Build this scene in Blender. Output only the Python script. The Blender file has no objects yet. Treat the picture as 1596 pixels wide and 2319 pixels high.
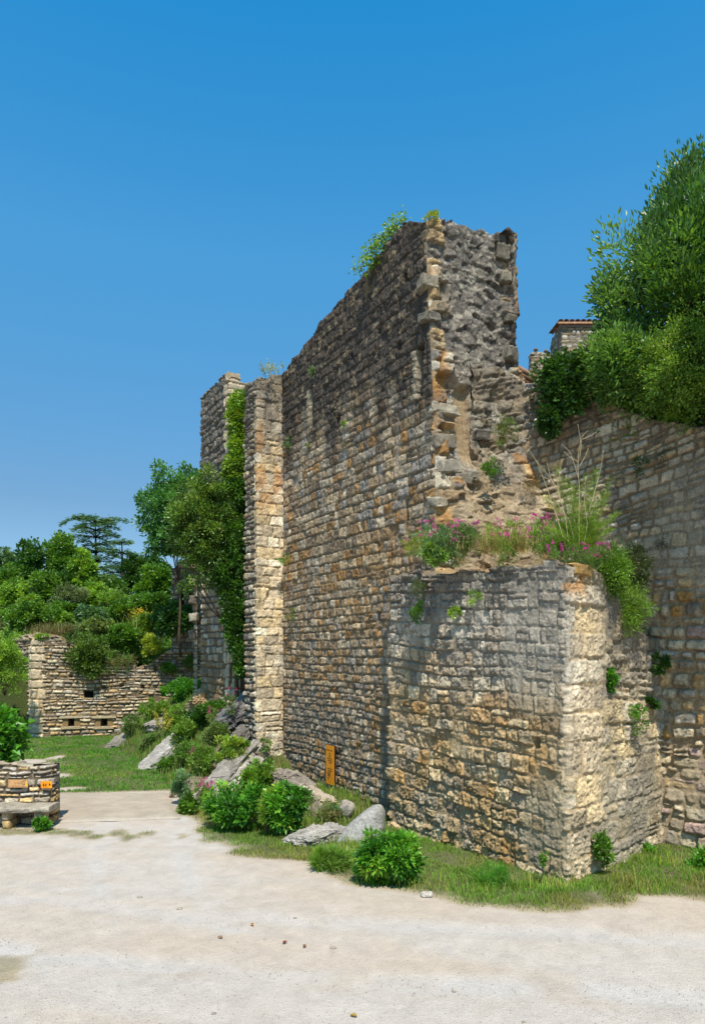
import bpy, math, random
import numpy as np
scn = bpy.context.scene
COL = scn.collection
RNG = np.random.default_rng(7)

# ------------------------------------------------------------------ helpers
F_PX, CX, HZ, EYE = 1596.0, 798.0, 1477.0, 3.6      # survey of the place: focal, centre, eye level, eye height
def at(px, py, d):
    return np.array([(px-CX)/F_PX*d, d, EYE-(py-HZ)/F_PX*d])
def onground(px, py, z=0.0):
    d = (EYE-z)*F_PX/(py-HZ)
    return np.array([(px-CX)/F_PX*d, d, z])
def S(r, g, b):
    def f(c):
        c /= 255.0
        return c/12.92 if c <= 0.04045 else ((c+0.055)/1.055)**2.4
    return np.array([f(r), f(g), f(b)])
def smooth(a, b, x):
    t = np.clip((x-a)/(b-a), 0, 1)
    return t*t*(3-2*t)
def hash01(*k):
    h = np.uint64(0x9E3779B9)
    acc = None
    for i, a in enumerate(k):
        a = (np.asarray(a).astype(np.int64) & 0xffffffff).astype(np.uint64)
        a = (a*np.uint64(2654435761+i*40503*2)) & np.uint64(0xffffffff)
        acc = a if acc is None else ((acc ^ a)*np.uint64(2246822519)) & np.uint64(0xffffffff)
        acc = acc ^ (acc >> np.uint64(15))
    acc = (acc*np.uint64(3266489917)) & np.uint64(0xffffffff)
    acc = acc ^ (acc >> np.uint64(13))
    acc = (acc*np.uint64(668265263)) & np.uint64(0xffffffff)
    acc = acc ^ (acc >> np.uint64(16))
    return acc.astype(np.float64)/4294967295.0
def vnoise(x, y, seed=0, z=None):
    xi, yi = np.floor(x), np.floor(y)
    fx, fy = x-xi, y-yi
    sx, sy = fx*fx*(3-2*fx), fy*fy*(3-2*fy)
    def layer(zi):
        a = hash01(xi, yi, zi, seed); b = hash01(xi+1, yi, zi, seed)
        c = hash01(xi, yi+1, zi, seed); d = hash01(xi+1, yi+1, zi, seed)
        return (a+(b-a)*sx)*(1-sy)+(c+(d-c)*sx)*sy
    if z is None:
        return layer(np.zeros_like(xi))*2-1
    zi = np.floor(z); fz = z-zi; sz = fz*fz*(3-2*fz)
    return (layer(zi)*(1-sz)+layer(zi+1)*sz)*2-1
def fbm(x, y, seed=0, oct=3, z=None):
    s, a, t = 0, 1.0, 0
    for o in range(oct):
        f = 2.03**o
        s = s+a*vnoise(x*f+o*17.3, y*f+o*9.1, seed+o, None if z is None else z*f+o*5.7)
        t += a; a *= 0.5
    return s/t*1.35
def cells(x, y, size, seed=0, jit=0.85):
    gx, gy = x/size, y/size
    ix, iy = np.floor(gx), np.floor(gy)
    f1 = np.full(x.shape, 9.0); f2 = np.full(x.shape, 9.0); cid = np.zeros(x.shape); ox = np.zeros(x.shape); oy = np.zeros(x.shape)
    for dx in (-1, 0, 1):
        for dy in (-1, 0, 1):
            a, b = ix+dx, iy+dy
            px = a+.5+jit*(hash01(a, b, seed)-.5); py = b+.5+jit*(hash01(a, b, seed+77)-.5)
            d = np.hypot(px-gx, py-gy)
            i = hash01(a, b, seed+123)
            n = d < f1
            f2 = np.where(n, f1, np.minimum(f2, d)); cid = np.where(n, i, cid); ox = np.where(n, gx-px, ox); oy = np.where(n, gy-py, oy); f1 = np.where(n, d, f1)
    return f1*size, f2*size, cid, ox*size, oy*size

class MB:
    """collects vertices, faces and colours and links them as ONE mesh object"""
    def __init__(self): self.v, self.f, self.c, self.n = [], [], [], 0
    def add(self, V, F, C=None):
        V = np.asarray(V, float).reshape(-1, 3)
        if isinstance(F, np.ndarray): F = [F]
        for a in F:
            a = np.asarray(a, dtype=np.int64)
            if a.size: self.f.append(a+self.n)
        if C is None: C = np.array([1., 1., 1.])
        C = np.asarray(C, float)
        if C.ndim == 1: C = np.repeat(C[None, :], len(V), 0)
        self.v.append(V); self.c.append(C); self.n += len(V)
    def build(self, name, mat, parent=None, smooth_=False, origin=None):
        V = np.concatenate(self.v); C = np.concatenate(self.c)
        if origin is not None: V = V-np.asarray(origin)
        me = bpy.data.meshes.new(name)
        me.vertices.add(len(V)); me.vertices.foreach_set('co', V.astype(np.float32).ravel())
        idx = np.concatenate([a.ravel() for a in self.f])
        tot = np.concatenate([np.full(len(a), a.shape[1]) for a in self.f])
        st = np.concatenate([[0], np.cumsum(tot)[:-1]])
        me.loops.add(len(idx)); me.loops.foreach_set('vertex_index', idx.astype(np.int32))
        me.polygons.add(len(tot)); me.polygons.foreach_set('loop_start', st.astype(np.int32))
        me.polygons.foreach_set('loop_total', tot.astype(np.int32))
        me.polygons.foreach_set('use_smooth', np.full(len(tot), bool(smooth_)))
        at_ = me.color_attributes.new('Col', 'FLOAT_COLOR', 'POINT')
        at_.data.foreach_set('color', np.concatenate([C, np.ones((len(C), 1))], 1).astype(np.float32).ravel())
        me.update(calc_edges=True); me.validate()
        if mat is not None: me.materials.append(mat)
        o = bpy.data.objects.new(name, me); COL.objects.link(o)
        if origin is not None and parent is None: o.location = origin
        if parent is not None: o.parent = parent
        return o
def tag(o, label, cat=None, group=None, kind=None):
    if label: o['label'] = label
    if cat: o['category'] = cat
    if group: o['group'] = group
    if kind: o['kind'] = kind
    return o
def thing(name, label, cat, loc=(0, 0, 0), group=None):
    o = bpy.data.objects.new(name, None); COL.objects.link(o)
    o.location = loc; o.empty_display_size = .2
    return tag(o, label, cat, group)
def box(mb, lo, hi, col=(1, 1, 1), jitter=0, seed=0, frame=None):
    lo, hi = np.asarray(lo, float), np.asarray(hi, float)
    V = np.array([[x, y, z] for x in (lo[0], hi[0]) for y in (lo[1], hi[1]) for z in (lo[2], hi[2])])
    if jitter: V = V+np.random.default_rng(seed).normal(0, jitter, V.shape)
    if frame is not None: V = np.asarray(frame[0])+V@np.asarray(frame[1])
    F = np.array([[0, 1, 3, 2], [4, 6, 7, 5], [0, 4, 5, 1], [2, 3, 7, 6], [0, 2, 6, 4], [1, 5, 7, 3]])
    mb.add(V, F, col)
def tube(mb, P, R, col=(1, 1, 1), n=5):
    P = np.asarray(P, float); R = np.broadcast_to(np.asarray(R, float), (len(P),))
    T = np.gradient(P, axis=0); T /= np.linalg.norm(T, axis=1)[:, None]+1e-9
    ref = np.where(np.abs(T[:, 2:3]) > .9, np.array([[1., 0, 0]]), np.array([[0., 0, 1]]))
    A = np.cross(T, ref); A /= np.linalg.norm(A, axis=1)[:, None]+1e-9
    B = np.cross(T, A)
    ang = np.arange(n)/n*2*math.pi
    V = P[:, None, :]+R[:, None, None]*(np.cos(ang)[None, :, None]*A[:, None, :]+np.sin(ang)[None, :, None]*B[:, None, :])
    m = len(P)
    i = np.arange(m-1)[:, None]*n; j = np.arange(n)[None, :]; k = (j+1) % n
    F = np.stack([i+j, i+k, i+n+k, i+n+j], -1).reshape(-1, 4)
    mb.add(V.reshape(-1, 3), [F, np.arange(n)[None, ::-1]+0, np.arange(n)[None, :]+(m-1)*n], col)
def blob(mb, c, r, col, seed=0, rough=.25, res=10, rot=None, freq=2.0, strata=0, sq=.6, crack=0):
    """a stone: a rounded box with noise, axes r, optional rotation matrix"""
    lat = np.linspace(-math.pi/2, math.pi/2, res); lon = np.arange(res*2)/(res*2)*2*math.pi
    La, Lo = np.meshgrid(lat, lon, indexing='ij')
    p = np.stack([np.cos(La)*np.cos(Lo), np.cos(La)*np.sin(Lo), np.sin(La)], -1)
    q = np.sign(p)*np.abs(p)**sq
    q /= (np.abs(q)**(4 if sq > .5 else 8)).sum(-1, keepdims=True)**(.25 if sq > .5 else .125)
    n = fbm(q[..., 0]*freq+seed*3.1, q[..., 1]*freq, seed, 4, q[..., 2]*freq)
    q = q*(1+rough*n[..., None])
    if strata:
        zz = q[..., 2]*strata+.6*n
        q = q*(1+.13*(np.abs((zz % 1)-.5)*2-.5)[..., None])
        q = q*(1+.10*fbm(q[..., 0]*2+seed, q[..., 1]*6, seed+3, 4, q[..., 2]*7)[..., None])
    V = q*np.asarray(r)
    if rot is not None: V = V@np.asarray(rot).T
    V = V+np.asarray(c)
    a, b = La.shape
    i = np.arange(a-1)[:, None]*b; j = np.arange(b)[None, :]; k = (j+1) % b
    F = np.stack([i+j, i+k, i+b+k, i+b+j], -1).reshape(-1, 4)
    C = np.asarray(col)*(1+.35*n[..., None]+.18*fbm(V[..., 0]*9, V[..., 1]*9, seed+5, 3, V[..., 2]*9)[..., None])
    mb.add(V.reshape(-1, 3), F, np.clip(C, .005, .95).reshape(-1, 3))
def rotm(ax, ay, az):
    from mathutils import Euler
    return np.array(Euler((math.radians(ax), math.radians(ay), math.radians(az))).to_matrix())

# ------------------------------------------------------------------ materials
def nmat(name):
    m = bpy.data.materials.new(name); m.use_nodes = True
    nt = m.node_tree; nt.nodes.clear()
    out = nt.nodes.new('ShaderNodeOutputMaterial'); b = nt.nodes.new('ShaderNodeBsdfPrincipled')
    nt.links.new(b.outputs[0], out.inputs[0])
    return m, nt, b, out
def N(nt, t, **kw):
    n = nt.nodes.new(t)
    for k, v in kw.items():
        if k in n.inputs.keys() if isinstance(k, str) else False: n.inputs[k].default_value = v
        else: setattr(n, k, v)
    return n
def noise_node(nt, vec, scale, detail=4, rough=.6, dist=0):
    n = nt.nodes.new('ShaderNodeTexNoise'); n.inputs['Scale'].default_value = scale
    n.inputs['Detail'].default_value = detail; n.inputs['Roughness'].default_value = rough; n.inputs['Distortion'].default_value = dist
    nt.links.new(vec, n.inputs['Vector']); return n.outputs['Fac']
def ramp(nt, fac, a, b, va, vb):
    n = nt.nodes.new('ShaderNodeMapRange'); n.inputs[1].default_value = a; n.inputs[2].default_value = b
    n.inputs[3].default_value = va; n.inputs[4].default_value = vb; nt.links.new(fac, n.inputs[0]); return n.outputs[0]
def mult(nt, a, b):
    n = nt.nodes.new('ShaderNodeMath'); n.operation = 'MULTIPLY'
    nt.links.new(a, n.inputs[0]); nt.links.new(b, n.inputs[1]); return n.outputs[0]
def scalecol(nt, col, fac):
    n = nt.nodes.new('ShaderNodeVectorMath'); n.operation = 'SCALE'
    nt.links.new(col, n.inputs[0]); nt.links.new(fac, n.inputs['Scale']); return n.outputs[0]
def mixcol(nt, fac, a, b):
    n = nt.nodes.new('ShaderNodeMix'); n.data_type = 'RGBA'
    nt.links.new(fac, n.inputs[0])
    for s, i in ((a, 6), (b, 7)):
        if isinstance(s, (tuple, list, np.ndarray)): n.inputs[i].default_value = (*s, 1)
        else: nt.links.new(s, n.inputs[i])
    return n.outputs[2]
def stone_material(name, sc=1.0, bump=.8, contrast=1.0):
    m, nt, b, out = nmat(name)
    tc = nt.nodes.new('ShaderNodeNewGeometry').outputs['Position']
    at_ = nt.nodes.new('ShaderNodeAttribute'); at_.attribute_name = 'Col'
    f1 = ramp(nt, noise_node(nt, tc, 9*sc, 5, .7, .4), .3, .7, 1-.28*contrast, 1+.25*contrast)
    f2 = ramp(nt, noise_node(nt, tc, 42*sc, 4, .75), .3, .7, 1-.3*contrast, 1+.25*contrast)
    c = scalecol(nt, at_.outputs['Color'], mult(nt, f1, f2))
    c = scalecol(nt, c, ramp(nt, noise_node(nt, tc, 24*sc, 6, .85, .6), .36, .52, .62, 1.06))       # dark pits and black lichen
    pale = ramp(nt, noise_node(nt, tc, 17*sc, 5, .8, 1.0), .60, .70, 0, .6)      # grey-white crusts of lichen
    c = mixcol(nt, pale, c, (.36, .34, .30))
    nt.links.new(c, b.inputs['Base Color'])
    b.inputs['Roughness'].default_value = .92; b.inputs['Specular IOR Level'].default_value = .15
    hsum = nt.nodes.new('ShaderNodeMath'); hsum.operation = 'ADD'
    nt.links.new(noise_node(nt, tc, 30*sc, 6, .75), hsum.inputs[0]); nt.links.new(noise_node(nt, tc, 8*sc, 3, .6), hsum.inputs[1])
    bp = nt.nodes.new('ShaderNodeBump'); bp.inputs['Strength'].default_value = bump; bp.inputs['Distance'].default_value = .04
    nt.links.new(hsum.outputs[0], bp.inputs['Height']); nt.links.new(bp.outputs[0], b.inputs['Normal'])
    return m
def leaf_material(name, rough=.45, spec=.5, trans=.35, tint=(1.5, 1.35, .5)):
    m, nt, b, out = nmat(name)
    at_ = nt.nodes.new('ShaderNodeAttribute'); at_.attribute_name = 'Col'
    tc = nt.nodes.new('ShaderNodeNewGeometry').outputs['Position']
    c = scalecol(nt, at_.outputs['Color'], ramp(nt, noise_node(nt, tc, 1.7, 3, .6), .3, .7, .72, 1.3))
    nt.links.new(c, b.inputs['Base Color'])
    b.inputs['Roughness'].default_value = rough; b.inputs['Specular IOR Level'].default_value = spec
    tr = nt.nodes.new('ShaderNodeBsdfTranslucent')
    mu = nt.nodes.new('ShaderNodeVectorMath'); mu.operation = 'MULTIPLY'; mu.inputs[1].default_value = tint
    nt.links.new(c, mu.inputs[0]); nt.links.new(mu.outputs[0], tr.inputs['Color'])
    mx = nt.nodes.new('ShaderNodeMixShader'); mx.inputs[0].default_value = trans
    nt.links.new(b.outputs[0], mx.inputs[1]); nt.links.new(tr.outputs[0], mx.inputs[2]); nt.links.new(mx.outputs[0], out.inputs[0])
    return m
def plain_material(name, rough=.7, spec=.3, nz=20, amp=.25, bump=.15):
    m, nt, b, out = nmat(name)
    at_ = nt.nodes.new('ShaderNodeAttribute'); at_.attribute_name = 'Col'
    tc = nt.nodes.new('ShaderNodeNewGeometry').outputs['Position']
    f = noise_node(nt, tc, nz, 5, .65)
    c = scalecol(nt, at_.outputs['Color'], ramp(nt, f, .3, .7, 1-amp, 1+amp))
    nt.links.new(c, b.inputs['Base Color'])
    b.inputs['Roughness'].default_value = rough; b.inputs['Specular IOR Level'].default_value = spec
    bp = nt.nodes.new('ShaderNodeBump'); bp.inputs['Strength'].default_value = bump; bp.inputs['Distance'].default_value = .02
    nt.links.new(f, bp.inputs['Height']); nt.links.new(bp.outputs[0], b.inputs['Normal'])
    return m
M_STONE = stone_material('weathered_limestone')
M_ROCK = stone_material('bedded_rock', .7, .8, 1.1)
M_CORE = stone_material('rubble_core', 1.3, .8, 1.2)
M_LEAF = leaf_material('leaf')
M_GLOSS = leaf_material('glossy_leaf', .42, .5, .28)
M_GRASS = leaf_material('grass_blade', .6, .3, .4)
M_PETAL = leaf_material('petal', .6, .2, .35, (1.1, .9, 1.1))
M_BARK = plain_material('bark', .9, .1, 25, .4, .5)
M_DRY = plain_material('dry_stalk', .85, .15, 30, .2, .1)
M_PAINT = plain_material('painted_panel', .45, .4, 6, .06, .02)
M_WOOD = plain_material('weathered_wood', .75, .2, 14, .2, .2)
M_TILE = plain_material('clay_tile', .85, .15, 9, .35, .3)
M_VOID = plain_material('opening_stone_and_shade', .95, .05, 8, .2, .2)  # for stone cheeks of openings and dark sheets that imitate shade
SUN_EL, SUN_AZ, SUN_E, SKY_E, SKY_SAT, SKY_HUE, EXPOSURE = 58, 7, 4.6, .15, 1.0, .5, .35
SKY_RAMP = ((0.0, (.45, .52, .62)), (.20, (.40, .55, .62)), (.49, (.35, 1.0, 1.15)), (.68, (.13, 1.03, 1.33)), (.95, (1.0, 1.0, 1.0)))
# ------------------------------------------------------------------ masonry
PAL_GREY = [S(150, 140, 122), S(176, 166, 148), S(128, 120, 108), S(188, 176, 152), S(164, 146, 118), S(150, 126, 96)]
PAL_OCHRE = [S(172, 144, 104), S(190, 160, 116), S(150, 122, 86), S(164, 148, 120), S(196, 172, 132), S(178, 130, 78), S(140, 122, 98)]
PAL_BROWN = [S(140, 118, 92), S(158, 136, 106), S(122, 106, 88), S(168, 150, 124), S(150, 116, 76), S(132, 124, 114), S(176, 160, 136)]
PAL_ASH = [S(202, 182, 150), S(192, 172, 140), S(210, 194, 166), S(186, 168, 140), S(200, 176, 136)]
PAL_BUT = [S(172, 148, 112), S(186, 160, 120), S(154, 132, 100), S(168, 152, 126), S(192, 172, 136), S(176, 142, 96), S(148, 132, 110)]
PAL_FLAT = [S(186, 168, 136), S(168, 150, 122), S(200, 184, 154), S(154, 138, 116), S(190, 158, 112), S(172, 160, 142)]
def pick(pal, r, j):
    pal = np.asarray(pal)
    i = np.minimum((r*len(pal)).astype(int), len(pal)-1)
    return pal[i]*(.90+.60*j)[..., None]
def masonry(U, V, seed, ch=(.15, .26), wd=(.2, .5), joint=.022, depth=.06, rad=.05, warp=.04, split=.2,
            pal=PAL_GREY, mortar=S(120, 108, 90), offs=.03, rough=.016, bev=.035):
    rng = np.random.default_rng(seed)
    V2 = V+warp*fbm(U*.5, V*.9, seed+3, 2)+.018*vnoise(U*4, V*4, seed+9)
    U2 = U+.02*vnoise(U*5, V*5, seed+5)
    lo, hi = V2.min()-1, V2.max()+1
    e = [lo]
    while e[-1] < hi: e.append(e[-1]+rng.uniform(*ch))
    e = np.array(e)
    ci = np.clip(np.searchsorted(e, V2)-1, 0, len(e)-2)
    u0, u1 = U2.min()-1, U2.max()+1
    BIG = 1000.0; bs = []
    for k in range(len(e)-1):
        n = int((u1-u0)/wd[0])+3
        w = rng.uniform(wd[0], wd[1], n)*np.where(rng.random(n) < .12, .55, 1)
        b = u0-rng.uniform(0, wd[1])+np.cumsum(w)
        bs.append(k*BIG+np.concatenate([[u0-2], b[b < u1+2], [u1+3]])+500-u0)
    B = np.concatenate(bs)
    tilt = rng.normal(0, .10, len(B))
    key = ci*BIG+U2+500-u0
    ix = np.clip(np.searchsorted(B, key)-1, 0, len(B)-2)
    v0, v1 = e[ci], e[ci+1]
    vm = (v0+v1)/2
    # leaning joints
    L = B[ix]+tilt[ix]*(V2-vm); R = B[ix+1]+tilt[ix+1]*(V2-vm)
    ix = np.where(key < L, ix-1, np.where(key > R, ix+1, ix)); ix = np.clip(ix, 0, len(B)-2)
    L = B[ix]+tilt[ix]*(V2-vm); R = B[ix+1]+tilt[ix+1]*(V2-vm)
    sp = hash01(ix, seed, 11) < split
    fr = v0+(v1-v0)*(.35+.3*hash01(ix, seed, 12))
    up = sp & (V2 > fr)
    v0 = np.where(up, fr, v0); v1 = np.where(sp & ~up, fr, v1)
    sid = ix*2+up
    # uneven top and bottom per stone
    gap = joint*(.5+1.0*hash01(sid, seed, 20))
    hw, hh = (R-L)/2, (v1-v0)/2
    cu, cv = (L+R)/2, (v0+v1)/2
    x, y = key-cu, V2-cv
    r = np.minimum(rad, .8*np.minimum(hw, hh))
    qx, qy = np.abs(x)-(hw-r), np.abs(y)-(hh-r)
    d = r-np.hypot(np.maximum(qx, 0), np.maximum(qy, 0))-np.minimum(np.maximum(qx, qy), 0)
    d = d+.010*vnoise(U*22, V*22, seed+31)+.012*vnoise(U*9, V*9, seed+33)
    s = np.clip((d-gap/2)/bev, 0, 1); s = s*s*(3-2*s)
    off = offs*(hash01(sid, seed, 21)*2-1)
    tl = (x/np.maximum(hw, .02))*(hash01(sid, seed, 22)-.5)*.03+(y/np.maximum(hh, .02))*(hash01(sid, seed, 23)-.5)*.03
    n1 = fbm(U*11+sid*.37, V*11, seed+41, 4); n2 = fbm(U*4, V*4, seed+47, 3)
    h = s*(depth+off+tl+rough*n1+.5*rough*vnoise(U*34, V*34, seed+43))+(1-s)*(.012*n2)
    miss = hash01(sid, seed, 24) < .008
    h = np.where(miss & (s > .2), -.03, h)
    c = pick(pal, hash01(sid, seed, 25), hash01(sid, seed, 26))
    c = c*(1+.22*n1+.10*n2)[..., None]
    m = np.asarray(mortar)*(1+.25*n1)[..., None]
    sm = smooth(.15, .6, s)[..., None]
    return h, m*(1-sm)+c*sm, s, sid
def blend(a, b, w):
    w1 = w[..., None]
    return a[0]*(1-w)+b[0]*w, a[1]*(1-w1)+b[1]*w1
def stain(c, w, col):
    return c*(1-w[..., None])+np.asarray(col)*w[..., None]
def chaikin(P, n=2):
    P = np.asarray(P, float)
    for _ in range(n):
        Q = [P[0]]
        for a, b in zip(P[:-1], P[1:]): Q += [a*.75+b*.25, a*.25+b*.75]
        P = np.array(Q+[P[-1]])
    return P
def strip_wall(mb, poly, zb, zt, hfun, du=.03, dv=.03, thick=1.0, lean=None, capcol=S(120, 110, 92), taper=(True, True), back=True, capz=.05, topnoise=0.0, caprows=8):
    """A masonry wall along a plan polyline (outer side on the right hand), its face, top and back."""
    P = np.asarray(poly, float)
    seg = np.linalg.norm(np.diff(P, axis=0), axis=1); cum = np.concatenate([[0], np.cumsum(seg)]); L = cum[-1]
    n = max(3, int(round(L/du))+1)
    u = np.linspace(0, L, n)
    for c in cum[1:-1]: u[np.argmin(np.abs(u-c))] = c
    u = np.sort(u)
    zb_, zt_ = np.interp(u, cum, zb) if np.ndim(zb) else np.full(n, zb), zt(u) if callable(zt) else (np.interp(u, cum, zt) if np.ndim(zt) else np.full(n, zt))
    m = max(3, int(round((zt_-zb_).max()/dv))+1)
    t = np.linspace(0, 1, m)
    Z = zb_[None, :]+t[:, None]*(zt_-zb_)[None, :]
    U = np.repeat(u[None, :], m, 0)
    if lean is not None: U = U*(1-lean(Z)/L)
    X = np.interp(U, cum, P[:, 0]); Y = np.interp(U, cum, P[:, 1])
    D = np.stack([np.interp(np.minimum(u+du*1.5, L), cum, P[:, k])-np.interp(np.maximum(u-du*1.5, 0), cum, P[:, k]) for k in (0, 1)], -1)
    D /= np.linalg.norm(D, axis=1)[:, None]
    Nn = np.stack([D[:, 1], -D[:, 0]], -1)
    h, c = hfun(U, Z)[:2]
    tp = np.ones(n)
    if taper[0]: tp = tp*smooth(0, .03, u)
    if taper[1]: tp = tp*smooth(0, .03, L-u)
    h = h*tp[None, :]
    X = X+Nn[None, :, 0]*h; Y = Y+Nn[None, :, 1]*h
    rows = [np.stack([X, Y, Z], -1)]; cols = [np.clip(c, .008, .9)]
    if thick:
        top = rows[0][-1]
        k = np.linspace(0, 1, caprows+1)[1:]
        cap = top[None]-np.concatenate([Nn, np.zeros((n, 1))], 1)[None]*(k*thick)[:, None, None]
        cap[..., 2] += capz*fbm(cap[..., 0]*3, cap[..., 1]*3, 5, 3)*np.minimum(k*4, 1)[:, None]+topnoise*np.sin(k*math.pi)[:, None]
        rows.append(cap); cols.append(np.broadcast_to(np.asarray(capcol), cap.shape)*(1+.3*fbm(cap[..., 0]*5, cap[..., 1]*5, 8, 3))[..., None])
        if back:
            b = cap[-1:].copy(); b[..., 2] = zb_[None, :]; rows.append(b); cols.append(np.broadcast_to(np.asarray(capcol), b.shape))
    Vv = np.concatenate(rows); Cc = np.concatenate(cols)
    M = len(Vv)
    i = np.arange(M-1)[:, None]*n; j = np.arange(n-1)[None, :]
    Fq = np.stack([i+j, i+j+1, i+n+j+1, i+n+j], -1).reshape(-1, 4)
    mb.add(Vv.reshape(-1, 3), Fq, Cc.reshape(-1, 3))
    return cum
def ragged(base, seed, amp=.1, step=.35):
    """a broken wall top: level runs of stones with steps between them"""
    def f(u):
        b = base(u)
        k = np.floor(u/step+.35*vnoise(u*1.3, u*0, seed))
        return b+amp*(hash01(k, seed)-.6)+.03*fbm(u*5, u*0+2, seed, 3)
    return f
BLACK = S(72, 66, 61); ORANGE = S(205, 135, 40); PALE = S(182, 176, 164); RUST = S(150, 90, 42)

# plan of the walls (metres; camera at the origin looking along +Y)
TD = np.array([-.5, math.cos(math.radians(30))])        # direction in which the long wall recedes
ND = np.array([-TD[1], -.5])                            # its outer side
W0 = np.array([1.11, 15.01])
NEAR = W0-1.08*TD; PIER_IN = W0+6.27*TD; FAR = W0+8.6*TD
PIER_A = PIER_IN+.786*ND; PIER_B = PIER_A+.888*TD; PIER_C = PIER_B-.786*ND
TOW_C = np.array([-3.95, 22.5]); TOW_L = TOW_C+2.72*TD; TOW_R = TOW_C-1.3*ND
BUT_C = np.array([3.39, 11.10]); BUT_L = np.array([.81, 14.84]); BUT_R = np.array([5.98, 13.6])

# --- the tall ruined wall
LW = np.linalg.norm(NEAR-PIER_IN)
def lean_f(Z): return .30*smooth(7.2, 12.3, Z)
def slot(h, U, Z, u0, u1, z0, z1, dp):
    ins = (U > u0) & (U < u1) & (Z > z0) & (Z < z1)
    return np.where(ins, -dp, h), ins
def u_of_px(px):       # distance from the pier along the wall face seen at this bearing
    k = (px-CX)/F_PX
    s = (W0[0]-k*W0[1])/(.5+k*TD[1])
    return 6.27-s
def main_face(U, Z):
    lo = masonry(U, Z, 101, (.14, .23), (.10, .25), .022, .042, .028, .045, .10, PAL_BROWN, S(130, 116, 94), .026, .026, .020)
    hi = masonry(U, Z, 102, (.20, .29), (.18, .46), .024, .040, .022, .025, .04, PAL_BROWN, S(120, 108, 88), .020, .026, .018)
    w = smooth(4.6, 5.6, Z+.8*fbm(U*.5, Z*.5, 7, 2))
    h, c = blend(lo, hi, w)
    h = h*.8
    nb = fbm(U*.6, Z*.35, 21, 4)
    och = smooth(-.1, .6, fbm(U*.7, Z*.9, 25, 3)+.5*smooth(2.0, 6.5, U)-.25)*smooth(9.6, 8.0, Z)
    c = c*(1-.7*och[..., None]*(1-np.array([1.08, .94, .74])))
    rust = smooth(.15, .7, fbm(U*1.1, Z*1.3, 28, 3))*smooth(1.1, .3, np.abs(Z-4.6))*smooth(3.5, 6, U)
    c = stain(c, rust*.3, S(150, 104, 58))
    streak = smooth(.05, .6, fbm(U*6, Z*.5, 33, 3))*smooth(5, 8, Z)*.35
    c = stain(c, streak, PALE)
    drip = .45*vnoise(U*5, Z*.35, 35)
    blk = smooth(-.35, .5, (Z-(9.25-.10*U))*.55+.55*nb+drip*.6)*.92
    c = stain(c, blk, BLACK*.9)
    fleck = smooth(.34, .5, fbm(U*7, Z*6, 39, 3))*smooth(8.4, 9.5, Z)*.6
    c = stain(c, fleck, S(150, 132, 104))
    gy = smooth(.2, .7, fbm(U*.4, Z*.6, 44, 3))*smooth(9, 6, Z)*.4
    c = stain(c, gy, S(120, 114, 104))
    # arrow slits, putlog holes
    h, i1 = slot(h, U, Z, u_of_px(944), u_of_px(961), at(0, 893, 14.35)[2], at(0, 778, 14.35)[2], .32)
    h, i2 = slot(h, U, Z, u_of_px(917.8), u_of_px(925), at(0, 1206, 14.9)[2], at(0, 1128, 14.9)[2], .3)
    h, i3 = slot(h, U, Z, u_of_px(703), u_of_px(713), at(0, 968, 18.8)[2], at(0, 878, 18.8)[2], .25)
    for px, py, d in ((798, 810, 17), (860, 745, 15.9), (905, 785, 15.2), (768, 950, 17.5), (822, 1193, 16.6), (920, 630, 15), (858, 1395, 15.8), (805, 1560, 16.9)):
        a = u_of_px(px); z = at(px, py, d)[2]
        h, _ = slot(h, U, Z, a-.08, a+.08, z-.10, z+.10, .18)
    for q0, q1, za, zb2 in ((944, 961, at(0, 893, 14.35)[2], at(0, 778, 14.35)[2]), (703, 713, at(0, 968, 18.8)[2], at(0, 878, 18.8)[2])):
        jam = (np.abs(U-u_of_px(q0)+.07) < .075) & (Z > za) & (Z < zb2); c = np.where(jam[..., None], S(150, 138, 116)*(1+.2*vnoise(U*0, Z*3.3, 57))[..., None], c)  # pale band puts the sunlit far jamb into the colour
    for ii in (i1, i2, i3): c = np.where(ii[..., None], S(40, 36, 32), c)  # slit floors coloured dark to imitate the shade inside
    h = h+.03*fbm(U*.35, Z*.35, 51, 2)
    return h, c
def main_top(u):
    b = np.interp(u, [0, 2.98, 5.3, 6.5, 6.85, 7.35], [11.63, 12.15, 12.55, 12.74, 12.62, 12.36])
    return b+.04*fbm(u*.8, u*0, 61, 2)+.05*fbm(u*4, u*0, 63, 2)
wall = thing('ruined_wall', 'tall ruined castle wall with black stained top and a broken right end', 'castle wall', (*NEAR, 0))
mb = MB()
strip_wall(mb, [PIER_IN, NEAR], -.6, main_top, main_face, .021, .022, 2.2, lean_f, S(105, 98, 86), (False, True), True, .12)
# the stretch hidden behind the pier, up to the tower
strip_wall(mb, [FAR+.9*TD, PIER_IN], -.4, 11.4, lambda U, Z: (lambda r: (r[0], stain(r[1], smooth(8.6, 10.4, Z)*.75, BLACK)))(masonry(U, Z, 140, (.18, .28), (.25, .5), pal=PAL_BROWN)), .05, .05, 2.2, None, S(105, 98, 86), (False, False))
mb.build('wall_face', M_STONE, wall, True, (*NEAR, 0))
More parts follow.
